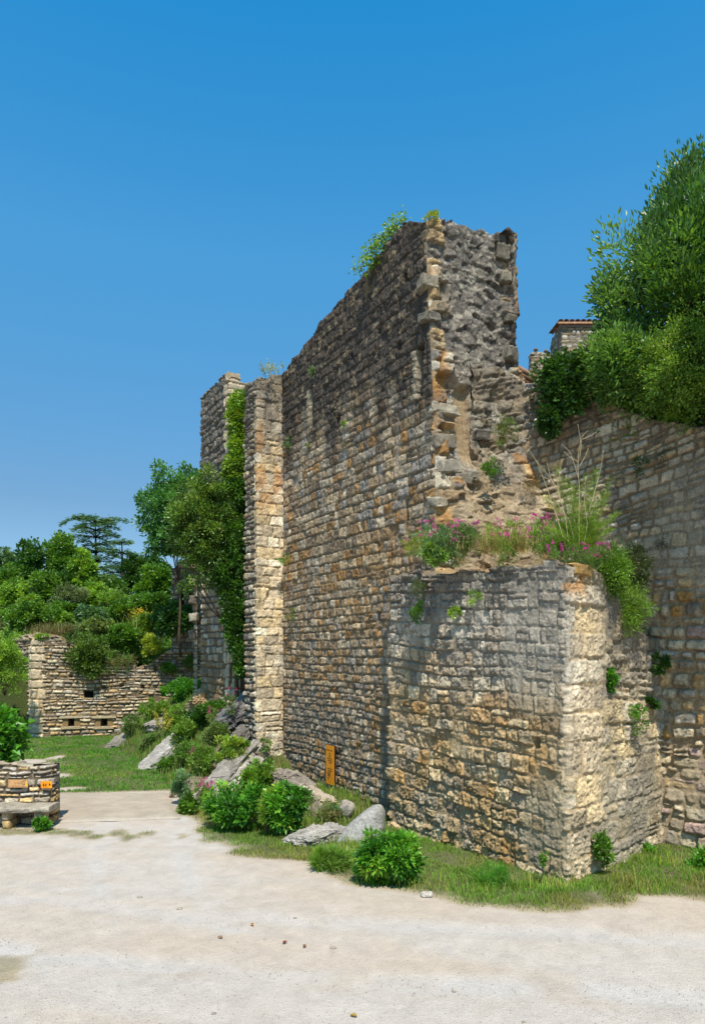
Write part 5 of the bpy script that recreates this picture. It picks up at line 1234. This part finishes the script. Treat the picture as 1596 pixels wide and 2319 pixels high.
stone('stone', 'pale stone lying in the grass left of the low rock hump', 662, 1886, 13.9, (.045, .04, .03), S(196, 186, 168), 6)
stone('stone', 'whitish stone on the lawn near the large rock slab', 460, 1748, 19.6, (.06, .05, .03), S(214, 206, 192), 7)
stone('stone', 'white scrap of stone in the middle of the lawn', 516, 1644, 21.5, (.06, .05, .03), S(220, 216, 210), 8)
for k, (px, py, sz, lb) in enumerate(((754, 2150, .05, 'grey flat pebble stone in the middle of the gravel yard'), (668, 2082, .03, 'pinkish stone lying singly left of the reddish leaf'), (1028, 2246, .03, 'dark stone near the lower right of the gravel'), (316, 2034, .05, 'grey half buried stone in the left of the gravel'), (406, 2060, .05, 'flat half buried stone right of the grey one'), (484, 2300, .035, 'small stone at the bottom edge of the gravel'), (600, 2130, .03, 'little pale stone cluster piece by the faint ruts'), (1186, 2318, .03, 'small dark stone in the bottom right of the gravel'))):
    g_ = onground(px, py); mb = MB(); blob(mb, (g_[0], g_[1], float(gz(g_[0], g_[1]))+.001), (sz*.75, sz*.52, sz*.3), S(196, 182, 164)*.72, 40+k, .2, 8)
    tag(mb.build('stone', M_ROCK, None, True, tuple(g_)), lb, 'stone')
rr = np.random.default_rng(31)
for k, (px, py, cl, lb) in enumerate(((645, 2140, S(150, 70, 40), 'reddish brown curled leaf on the gravel'), (571, 2100, S(200, 140, 50), 'small amber leaf on the gravel above the reddish one'), (800, 2306, S(206, 170, 60), 'yellow leaf at the bottom of the gravel'), (690, 2148, S(170, 120, 80), 'tan leaf right of the reddish leaf'), (498, 2128, S(180, 140, 110), 'pale tan leaf left of the reddish leaf'))):
    g_ = onground(px, py); g_[2] = float(gz(g_[0], g_[1]))+.006; mb = MB()
    s, t = np.meshgrid(np.linspace(-1, 1, 5), np.linspace(0, 1, 7), indexing='ij'); w = .022*np.sin(math.pi*np.clip(t, .03, 1))**.8
    V = np.stack([s*w, t*.075-.035, .004+.014*np.abs(s)**1.5+.012*np.sin(t*3)], -1).reshape(-1, 3)@rotm(0, 0, rr.uniform(0, 360)).T
    i = np.arange(4)[:, None]*7; j = np.arange(6)[None, :]; mb.add(V+g_, np.stack([i+j, i+7+j, i+7+j+1, i+j+1], -1).reshape(-1, 4), cl*.7)
    tag(mb.build('fallen_leaf', M_LEAF, None, True, tuple(g_)), lb, 'leaf', 'leaves fallen on the gravel')
# gravel grains
mb = MB(); n = 14000; py = HZ+300+(2330-HZ-300)*rr.random(n)**.7; px = rr.uniform(-30, 1630, n); d = EYE*F_PX/(py-HZ); gx_, gy_ = (px-CX)/F_PX*d, d
ok_ = grass_w(gx_, gy_)[0] < .5; gx_, gy_ = gx_[ok_], gy_[ok_]; n = len(gx_); z_ = gz(gx_, gy_); sz = .0025+.007*rr.random(n)**5
oc = np.array([(1, 0, 0), (0, 1, 0), (-1, 0, 0), (0, -1, 0), (0, 0, .7), (0, 0, -.7)]); A_ = rr.random(n)*6.28
V = oc[None]*sz[:, None, None]*(.7+.6*rr.random((n, 6, 1))); V = np.stack([V[..., 0]*np.cos(A_)[:, None]-V[..., 1]*np.sin(A_)[:, None], V[..., 0]*np.sin(A_)[:, None]+V[..., 1]*np.cos(A_)[:, None], V[..., 2]], -1)+np.stack([gx_, gy_, z_+.002], -1)[:, None]
of = np.array([(0, 1, 4), (1, 2, 4), (2, 3, 4), (3, 0, 4)]); F = (np.arange(n)[:, None, None]*6+of[None]).reshape(-1, 3)
mb.add(V.reshape(-1, 3), F, np.repeat(lerp_cols([S(224, 212, 196)*.6, S(208, 194, 176)*.6, S(226, 218, 208)*.6, S(208, 184, 158)*.6], rr.random(n), .3+.4*rr.random(n), None), 6, 0))
tag(mb.build('gravel', M_ROCK), 'loose small gravel strewn over the pale yard', 'gravel', None, 'stuff')

# ------------------------------------------------------------------ grass
def grass_patch(name, label, poly, dens, hgt, wid, pal, seed, which, lean=.5, var=.6):
    rng = np.random.default_rng(seed); P = np.asarray(poly); lo, hi = P.min(0), P.max(0); A_ = np.prod(hi-lo); n = int(A_*dens)
    x, y = rng.uniform(lo[0], hi[0], n), rng.uniform(lo[1], hi[1], n)
    w = grass_w(x, y)[which]; tuft = .55+.6*fbm(x*2.3, y*2.3, seed, 3)
    k = (rng.random(n) < w*np.clip(tuft+.25, .12, 1)) & (w > .12); x, y, tuft = x[k], y[k], tuft[k]
    z = gz(x, y); mb = MB()
    k2 = np.clip(.5+.8*fbm(x*.9, y*.9, seed+4, 3), 0, 1)
    H = hgt*(.55+var*np.clip(tuft, 0, 1.2))
    n = len(x); a = rng.random(n)*2*math.pi; hg = H*(.5+1.0*rng.random(n)); dr = np.stack([np.cos(a), np.sin(a), 0*a], 1); ls = (lean*(.3+rng.random(n)))[:, None]
    sd = np.stack([-np.sin(a), np.cos(a), 0*a], 1)*(wid*(.6+.8*rng.random(n)))[:, None]/2; B0 = np.stack([x, y, z-.005], 1)
    m = B0+dr*hg[:, None]*ls*.35+np.array([0, 0, 1])*(hg*.55)[:, None]; tp = B0+dr*hg[:, None]*ls+np.array([0, 0, 1])*hg[:, None]*(1-.3*ls)
    V = np.stack([B0-sd, B0+sd, m+sd*.7, m-sd*.7, tp], 1).reshape(-1, 3); q = np.arange(n)[:, None]*5
    mb.add(V, [q+np.array([[0, 1, 2, 3]]), q+np.array([[3, 2, 4]])], np.repeat(lerp_cols(pal, .7*k2+.3*rng.random(n), rng.random(n), None), 5, 0))
    tag(mb.build(name, M_GRASS), label, 'grass', None, 'stuff')
GR_V = [S(172, 158, 92)*.9, S(140, 156, 66)*.9, S(108, 148, 50)*.9, S(122, 164, 56)*.9, S(184, 170, 108)*.9]
GR_L = [S(146, 158, 70)*.9, S(108, 158, 46)*.9, S(84, 142, 38)*.9, S(98, 152, 44)*.9]
grass_patch('verge_grass', 'uneven grass verge with dry patches along the wall foot', np.concatenate([VERGE-np.array([0, .5]), [(8, 14.6), (-5, 20.6)]]), 1800, .065, .010, GR_V, 51, 1, .6, .8)
grass_patch('lawn_grass', 'mown green lawn in front of the far bastion', [(-17, 17.5), (-4, 17.5), (-4, 31), (-17, 31)], 620, .075, .020, GR_L, 53, 2, .5, .4)
grass_patch('sparse_grass', 'thin grass growing through the gravel by the bench', [(-9, 12), (-4, 12), (-4, 15), (-9, 15)], 900, .05, .010, GR_V, 55, 0, .7, .5)
rng = np.random.default_rng(59); n = 30000; x, y = rng.uniform(-4.5, 8.5, n), rng.uniform(9.4, 18, n); w_ = grass_w(x, y)[1]
spots_ = [onground(px, py)[:2] for px, py in ((540, 1868), (646, 1882), (880, 2002), (740, 1950), (960, 2000), (1110, 2005), (1380, 1968), (1480, 1945), (1590, 1990), (700, 1900), (820, 1905), (1250, 2000), (440, 1850), (1420, 2010))]
near_ = np.min([np.hypot((x-q[0])/1.3, y-q[1]) for q in spots_], 0); k = (w_ > .4) & (rng.random(n) < .10+.9*smooth(.6, .15, near_)) & (fbm(x*2.2, y*2.2, 60, 3) > -.15+.25*smooth(.2, .6, near_)); x, y = x[k], y[k]
mb = MB(); blades(mb, np.stack([x, y, gz(x, y)], 1), .19, .011, [G_DRY[1]*.75, G_YEL[1], G_MID[2], G_FRESH[1], G_DRY[2]*.7], rng, .7); tag(mb.build('tall_grass', M_GRASS), 'taller wild grass and dry stalks around the bushes of the verge', 'grass', None, 'stuff')
rng = np.random.default_rng(57); n = 34000; x, y = rng.uniform(-9.5, 1.2, n), rng.uniform(14, 30, n); k = poly_mask(x, y, BANK) & (poly_dist(x, y, TOE) < 3.2) & (fbm(x*1.2, y*1.2, 58, 3) > -.25); x, y = x[k], y[k]
mb = MB(); blades(mb, np.stack([x, y, gz(x, y)], 1), .22, .016, [G_DRY[1]*.6, G_OLIVE[2], G_LITE[0], G_MID[1], G_YEL[1]], rng, .6); tag(mb.build('bank_grass', M_GRASS), 'wild grass and herbs covering the rocky bank', 'grass', None, 'stuff')

# ------------------------------------------------------------------ low wall, bench, signs
BX1 = at(123, 0, 14.7)[0]
def low_face(U, Z):
    a = masonry(U, Z, 1001, (.07, .19), (.18, .52), .028, .05, .03, .04, .10, [S(196, 182, 156), S(176, 162, 138), S(206, 180, 134), S(160, 150, 134), S(190, 158, 108), S(186, 176, 160)], S(112, 98, 78), .025, .02, .025)
    return a[0], stain(a[1], smooth(.25, .6, fbm(U*4, Z*4, 1003, 4))*.4, S(112, 108, 100))
mb = MB(); strip_wall(mb, [np.array([-11.5, 14.7]), np.array([BX1-.04, 14.7]), np.array([BX1-.10, 15.08])], -.1, ragged(lambda u: 1.24+0*u, 1005, .04, .3), low_face, .014, .014, .42, None, S(170, 158, 136), (False, False), True, .05)
tag(mb.build('low_stone_wall', M_STONE, None, True, (BX1, 14.7, 0)), 'low dry stone wall with two signs at the left edge', 'wall')
t = thing('stone_bench', 'stone slab bench built in front of the low wall', 'bench', (-7.2, 14.4, 0))
mb = MB(); n_ = 60; xs = np.linspace(-9.6, at(112, 0, 14.2)[0], n_); fr = 14.2+.035*fbm(xs*3, xs*0, 61, 4)
tz = .475+.015*fbm(xs*2, xs*0+4, 62, 3); bz_ = .365+.02*fbm(xs*4, xs*0+9, 63, 3)
q = np.linspace(0, 1, 6)[:, None]; tp_ = np.stack([np.broadcast_to(xs, (6, n_)), fr*(1-q)+14.68*q, np.broadcast_to(tz, (6, n_))+.008*fbm(np.broadcast_to(xs, (6, n_))*6, q*3+0*xs, 64, 3)], -1)
fc = np.stack([np.broadcast_to(xs, (5, n_)), np.broadcast_to(fr, (5, n_))-.03*np.sin(np.linspace(.2, 3, 5))[:, None]+.02*fbm(np.broadcast_to(xs, (5, n_))*9, np.linspace(0, 3, 5)[:, None]+0*xs, 65, 3), np.linspace(0, 1, 5)[:, None]*(tz-bz_)+bz_], -1)
bt = np.stack([np.broadcast_to(xs, (1, n_)), np.full((1, n_), 14.68), bz_[None]], -1)
Vv = np.concatenate([bt, fc, tp_]); M_ = len(Vv); i = np.arange(M_-1)[:, None]*n_; j = np.arange(n_-1)[None, :]
mb.add(Vv.reshape(-1, 3), [np.stack([i+j, i+j+1, i+n_+j+1, i+n_+j], -1).reshape(-1, 4), (np.arange(M_)*n_+n_-1)[None, :]], (S(168, 158, 140)*(1+.25*fbm(Vv[..., 0]*5, Vv[..., 1]*5+Vv[..., 2]*5, 66, 4))[..., None]).reshape(-1, 3))
mb.build('seat', M_STONE, t, False, tuple(t.location))
for k, (x0, x1) in enumerate(((2, 21), (75, 97), (-70, -45))):
    a, b = at(x0, 0, 14.28)[0], at(x1, 0, 14.28)[0]; mb = MB()
    blob(mb, ((a+b)/2, 14.46, .27), ((b-a)/2, .2, .10), S(190, 170, 136), 70+k, .08, 12); blob(mb, ((a+b)/2+.01, 14.46, .09), ((b-a)/2*1.03, .2, .10), S(196, 166, 116), 80+k, .1, 12)
    mb.build('leg', M_STONE, t, True, tuple(t.location))
def panel(lo, hi, y, col, th=.02):
    mb = MB(); box(mb, (lo[0], y-th, lo[1]), (hi[0], y, hi[1]), col); return mb
def flat(mb, pts, y, col):
    mb.add([(p[0], y, p[1]) for p in pts], np.arange(len(pts))[None, ::-1], col)
# wooden direction board
d = 14.60; f = lambda px, py: (at(px, py, d)[0], at(px, py, d)[2])
t = thing('direction_sign', 'pale wooden direction board with small lettering on the low wall', 'sign', tuple(at(42, 1775, d)))
a, b = f(20, 1783.5), f(64, 1766); panel(a, b, d, S(206, 158, 106)*.85).build('board', M_WOOD, t, False, tuple(t.location))
mb = MB(); yy = d-.023
for x0, x1, y0, y1 in ((50.5, 58, 1770, 1771.5), (33, 57.5, 1773, 1774), (50.5, 58, 1775.6, 1777), (27.5, 57.5, 1780, 1781), (21.5, 25, 1770, 1771), (54, 60, 1767.4, 1768.2)):
    p0, p1 = f(x0, y1), f(x1, y0); w = p1[0]-p0[0]; n = max(2, int(w/.022))
    for k in range(n):                         # one small dark mark per letter
        if (k*7+int(x0)) % 6 == 5: continue
        flat(mb, [(p0[0]+w*k/n, p0[1]), (p0[0]+w*(k+.72)/n, p0[1]), (p0[0]+w*(k+.72)/n, p1[1]), (p0[0]+w*k/n, p1[1])], yy, S(96, 66, 40))
mb.build('lettering', M_PAINT, t, False, tuple(t.location))
mb = MB()
for x0, x1, y0, y1 in ((59, 62.5, 1771, 1774.5), (58.5, 63, 1775.5, 1780)):
    p0, p1 = f(x0, y1), f(x1, y0); flat(mb, [(p0[0], p0[1]), (p1[0], p0[1]), (p1[0], p1[1]), (p0[0], p1[1])], yy, S(226, 180, 60))
mb.build('icon', M_PAINT, t, False, tuple(t.location))
# orange toilets sign
d = 14.58; t = thing('toilet_sign', 'orange sign with two black figures and an arrow on the low wall', 'sign', tuple(at(106, 1777, d)))
f = lambda px, py: (at(93.7+px, 1769.6+py, d)[0], at(93.7+px, 1769.6+py, d)[2])
OR_ = S(244, 150, 18)
panel(f(0, 15.4), f(24.8, 0), d, OR_, .025).build('plate', M_PAINT, t, False, tuple(t.location))
mb = MB(); yy = d-.028; K = S(24, 20, 18)
def line(x0, y0, x1, y1, w=.35): 
    p = [(x0, y0), (x1, y0), (x1, y1), (x0, y1)]
    for (a0, b0_), (a1, b1_) in zip(p, p[1:]+p[:1]):
        q0, q1 = f(min(a0, a1)-w/2, max(b0_, b1_)+w/2), f(max(a0, a1)+w/2, min(b0_, b1_)-w/2); flat(mb, [(q0[0], q0[1]), (q1[0], q0[1]), (q1[0], q1[1]), (q0[0], q1[1])], yy, K)
line(1.4, 1.4, 16.2, 13.4)
for cx_, skirt in ((6.2, True), (11.6, False)):
    flat(mb, [f(cx_+1.0*math.cos(a), 5.2+1.0*math.sin(a)) for a in np.linspace(6.28, .6, 10)], yy, K)
    body = [(-1.3, 6.6), (1.3, 6.6), (2.1, 9.6), (1.0, 9.6), (.8, 11.8), (-.8, 11.8), (-1.0, 9.6), (-2.1, 9.6)] if skirt else [(-1.6, 6.6), (1.6, 6.6), (1.7, 9.2), (1.0, 9.2), (.9, 11.9), (-.9, 11.9), (-1.0, 9.2), (-1.7, 9.2)]
    flat(mb, [f(cx_+x_, y_) for x_, y_ in body[::-1]][::-1], yy, K)
q0, q1 = f(8.7, 12.2), f(9.0, 4.2); flat(mb, [(q0[0], q0[1]), (q1[0], q0[1]), (q1[0], q1[1]), (q0[0], q1[1])], yy, K)
mb.build('pictogram', M_PAINT, t, False, tuple(t.location))
mb = MB(); flat(mb, [f(18.4, 3.6), f(22.6, 7.4), f(18.4, 11.0)], yy, K); mb.build('arrow', M_PAINT, t, False, tuple(t.location))
mb = MB(); tube(mb, [at(116.5, 1786, 14.6), at(117, 1802, 14.6)], .008, S(120, 110, 96)*.6, 5); mb.build('post', M_PAINT, t, False, tuple(t.location))
# tall orange information panel on the long wall
pc = W0+(6.27-u_of_px(761))*TD+ND*.17; z0, z1 = .30, 1.27
fr = ((*pc, 0), ((-TD[0], -TD[1], 0), (ND[0], ND[1], 0), (0, 0, 1)))
t = thing('information_panel', 'tall narrow orange information panel fixed to the foot of the ruined wall', 'sign', (*pc, z0))
mb = MB(); box(mb, (-.215, -.05, z0-.01), (.215, -.004, z1+.012), S(46, 34, 26), frame=fr); mb.build('frame', M_PAINT, t, False, (*pc, z0))
mb = MB(); box(mb, (-.20, -.003, z0), (.20, .012, z1), S(224, 142, 30), frame=fr); mb.build('panel', M_PAINT, t, False, (*pc, z0))
mb = MB()
def mark(x0, x1, q0, q1, col=S(70, 40, 14), dash=0):
    H = z1-z0; n = max(1, int((x1-x0)*.4/.017)) if dash else 1
    for k in range(n):
        if dash and (k*5+int(q0*100)) % 7 == 6: continue
        a_, b_ = -.20+.40*(x0+(x1-x0)*k/n), -.20+.40*(x0+(x1-x0)*(k+(.75 if dash else 1))/n)
        box(mb, (a_, .0125, z1-H*q1), (b_, .0145, z1-H*q0), col, frame=fr)
mark(.08, .9, .105, .14, S(150, 90, 20), 1)
for x0, x1, q0, q1 in ((.22, .80, .325, .348), (.30, .86, .375, .398), (.38, .78, .43, .45), (.22, .86, .585, .605), (.28, .86, .635, .66)): mark(x0, x1, q0, q1, dash=1)
mb.build('lettering', M_PAINT, t, False, (*pc, z0))
mb = MB(); mark(.42, .60, .195, .29, S(50, 30, 14)); mark(.24, .60, .685, .70); mark(.24, .60, .775, .79); mark(.24, .29, .70, .775); mark(.55, .60, .70, .775); mark(.34, .50, .72, .76, S(90, 54, 18)); mark(.26, .40, .82, .835); mark(.26, .30, .835, .87); mark(.36, .40, .835, .87)
box(mb, (-.20+.4*.47, .0146, z1-.97*.265), (-.20+.4*.55, .0156, z1-.97*.215), S(214, 150, 50), frame=fr); mb.build('icon', M_PAINT, t, False, (*pc, z0))
mb = MB()
for x0, q0, s_ in ((.88, .41, 1), (.1, .715, -1)):
    xx, zz_ = -.20+.40*x0, z1-(z1-z0)*q0; P3_ = np.array([(xx, .0128, zz_+.016), (xx, .0128, zz_-.016), (xx+.03*s_, .0128, zz_)]); V = np.asarray(fr[0])+P3_@np.asarray(fr[1]); mb.add(V, np.array([[0, 1, 2]]), S(40, 24, 10))
mb.build('arrow', M_PAINT, t, False, (*pc, z0))
mb = MB(); box(mb, (-.20, -.14, z0-.18), (.10, -.02, z0-.012), S(116, 118, 120), .006, 3, fr); mb.build('base', M_STONE, t, False, (*pc, z0))

# ------------------------------------------------------------------ houses up the hill
def house(name, label, px0, px1, py_eave, d, depth, over, seed, rise):
    a, b = at(px0, py_eave, d), at(px1, py_eave, d); zt_ = a[2]
    t = thing(name, label, 'house', (a[0], d, 7.9))
    def face(U, Z):
        r = masonry(U, Z, seed, (.14, .24), (.2, .45), .03, .04, .03, .05, .1, PAL_GREY, S(120, 108, 90), .03, .02)
        return r[0], r[1]
    mb = MB(); strip_wall(mb, [np.array([a[0], d+depth]), np.array([a[0], d]), np.array([b[0], d])], zt_-4.5, zt_, face, .05, .05, 0)
    box(mb, (a[0]+.06, d+.06, 7.0), (b[0], d+depth, zt_-.05), S(150, 140, 122)); mb.build('wall', M_STONE, t, True, (a[0], d, 7.9))
    mb = MB()
    x0, x1 = a[0]-over, b[0]+over
    for k in range(int((x1-x0)/.24)):
        x = x0+.12+k*.24
        for q in range(int(depth/.4)):
            y0 = d-over+q*.4; zz_ = zt_+.10+rise*q*.4; s_ = np.linspace(0, math.pi, 6); rng_ = np.random.default_rng(seed+k*31+q)
            V = np.array([[x-.11*math.cos(u), y0+dy, zz_+rise*dy+.075*math.sin(u)+(.02 if dy == 0 else -.02)] for dy in (0, .44) for u in s_]); F = np.array([[m, m+1, m+7, m+6] for m in range(5)])
            mb.add(V, F, lerp_cols([S(186, 150, 122)*.7, S(164, 122, 98)*.7, S(194, 168, 138)*.7], rng_.random(1), rng_.random(1), None)[0])
    box(mb, (x0, d-over, zt_+.005), (x1, d-over+.1, zt_+.075), S(196, 150, 116)*.8)
    mb.build('roof', M_TILE, t, False, (a[0], d, 7.9))
    mb = MB(); box(mb, (x0+.06, d-over+.12, zt_-.10), (x1, d-.06, zt_-.002), S(150, 140, 130)*.6); mb.build('eave', M_WOOD, t, False, (a[0], d, 7.9))
    return t, a, b
house('stone_house', 'tall old stone house with a tiled eave peeping out behind the laurel', 1271, 1400, 737, 30, 1.6, .2, 1101, .10)
b0 = at(1205, 850, 27); t = thing('tiled_house', 'low tiled house with stone chimneys behind the broken wall', 'house', (b0[0], 27, 7.9)); mb = MB()
box(mb, (b0[0]-2.2, 27.3, 7.0), (b0[0]+2.5, 31, at(0, 862, 27)[2]), S(160, 150, 132)); mb.build('wall', M_STONE, t, False, tuple(t.location)); mb = MB()
for (xa, ya), (xb, yb) in (((1172, 832), (1213, 855)), ((1213, 853), (1262, 822))):
    for k in range(9):
        a, b = at(xa, ya, 26.9+k*.45), at(xb, yb, 26.9+k*.45); a[2] -= (k*.45)*.0; b[2] -= 0
        a[2], b[2] = at(xa, ya, 26.9)[2]+k*.05, at(xb, yb, 26.9)[2]+k*.05; a[0], b[0] = at(xa, ya, 26.9)[0], at(xb, yb, 26.9)[0]
        tube(mb, [a, b], .10, lerp_cols([S(176, 134, 106)*.6, S(156, 108, 84)*.6], np.array([k/9]), np.array([.5]), None)[0], 8)
mb.build('roof', M_TILE, t, True, tuple(t.location))
for px0, px1, y0, y1, d in ((1203, 1229, 797, 848, 27.6), (1228, 1250, 800, 848, 28.4)):
    a, b = at(px0, y1+14, d), at(px1, y0, d); mb = MB()
    strip_wall(mb, [np.array([a[0], d+.4]), np.array([a[0], d]), np.array([b[0], d]), np.array([b[0], d+.4])], a[2], b[2], lambda U, Z: masonry(U, Z, 1120, (.1, .18), (.14, .3), .025, .03, .02, .03, .1, PAL_GREY, S(120, 104, 84), .02, .015)[:2], .025, .025, .38, None, S(130, 118, 100), (False, False))
    ch = mb.build('chimney', M_STONE, t, True, tuple(t.location)); mb = MB(); cx_ = (a[0]+b[0])/2
    hh = np.linspace(0, .24, 9); tube(mb, np.stack([np.full(9, cx_), np.full(9, d+.2), b[2]+hh], 1), np.array([.12, .10, .055, .05, .06, .085, .09, .075, .02]), S(120, 100, 84), 10)
    mb.build('chimney_pot', M_STONE, ch, True, tuple(t.location))

# ------------------------------------------------------------------ light, sky, camera
EL, AZ = math.radians(SUN_EL), math.radians(SUN_AZ)      # height, and bearing to the right of straight behind the camera
sv = np.array([math.sin(AZ)*math.cos(EL), -math.cos(AZ)*math.cos(EL), math.sin(EL)])
from mathutils import Vector
sd = bpy.data.lights.new('sun', 'SUN'); sd.energy = SUN_E; sd.angle = math.radians(.5); sd.color = (1, .94, .84)
so = bpy.data.objects.new('sun', sd); COL.objects.link(so); so.rotation_euler = Vector(sv).to_track_quat('Z', 'Y').to_euler()
w = bpy.data.worlds.new('World'); scn.world = w; w.use_nodes = True; nt = w.node_tree; nt.nodes.clear()
sk = nt.nodes.new('ShaderNodeTexSky'); sk.sky_type = 'NISHITA'; sk.sun_disc = False; sk.sun_elevation = EL
sk.sun_rotation = math.atan2(sv[0], sv[1]); sk.altitude = 200; sk.air_density = 1.0; sk.dust_density = .5; sk.ozone_density = 1.5
hs = nt.nodes.new('ShaderNodeHueSaturation'); hs.inputs['Saturation'].default_value = SKY_SAT; hs.inputs['Hue'].default_value = SKY_HUE
bg = nt.nodes.new('ShaderNodeBackground'); bg.inputs[1].default_value = SKY_E
ow = nt.nodes.new('ShaderNodeOutputWorld')
tcw = nt.nodes.new('ShaderNodeTexCoord'); sx_ = nt.nodes.new('ShaderNodeSeparateXYZ'); nt.links.new(tcw.outputs['Generated'], sx_.inputs[0])
cr_ = nt.nodes.new('ShaderNodeValToRGB'); nt.links.new(sx_.outputs['Z'], cr_.inputs[0]); el_ = cr_.color_ramp.elements
for k, (p_, c_r) in enumerate(SKY_RAMP):
    e_ = el_[k] if k < 2 else el_.new(p_)
    e_.position = p_; e_.color = (*[v/1.5 for v in c_r], 1)
sc_ = nt.nodes.new('ShaderNodeVectorMath'); sc_.operation = 'SCALE'; sc_.inputs['Scale'].default_value = 1.5; nt.links.new(cr_.outputs[0], sc_.inputs[0]); mxw = sc_.outputs[0]
mu_ = nt.nodes.new('ShaderNodeVectorMath'); mu_.operation = 'MULTIPLY'
nt.links.new(sk.outputs[0], hs.inputs['Color']); nt.links.new(hs.outputs[0], mu_.inputs[0]); nt.links.new(mxw, mu_.inputs[1]); nt.links.new(mu_.outputs[0], bg.inputs[0]); nt.links.new(bg.outputs[0], ow.inputs[0])
cd = bpy.data.cameras.new('camera'); cam = bpy.data.objects.new('camera', cd); COL.objects.link(cam); scn.camera = cam
cam.location = (0, 0, EYE); cam.rotation_euler = (math.pi/2, 0, 0)
cd.sensor_fit = 'HORIZONTAL'; cd.sensor_width = 36; cd.lens = 36*F_PX/1596.0
cd.shift_y = (HZ-2319/2)/1596.0; cd.clip_start = .1; cd.clip_end = 3000
scn.view_settings.view_transform = 'Standard'; scn.view_settings.look = 'None'; scn.view_settings.gamma = 1; scn.view_settings.exposure = EXPOSURE
scn.render.engine = 'CYCLES'; scn.cycles.max_bounces = 5; scn.cycles.diffuse_bounces = 3; scn.cycles.use_denoising = True
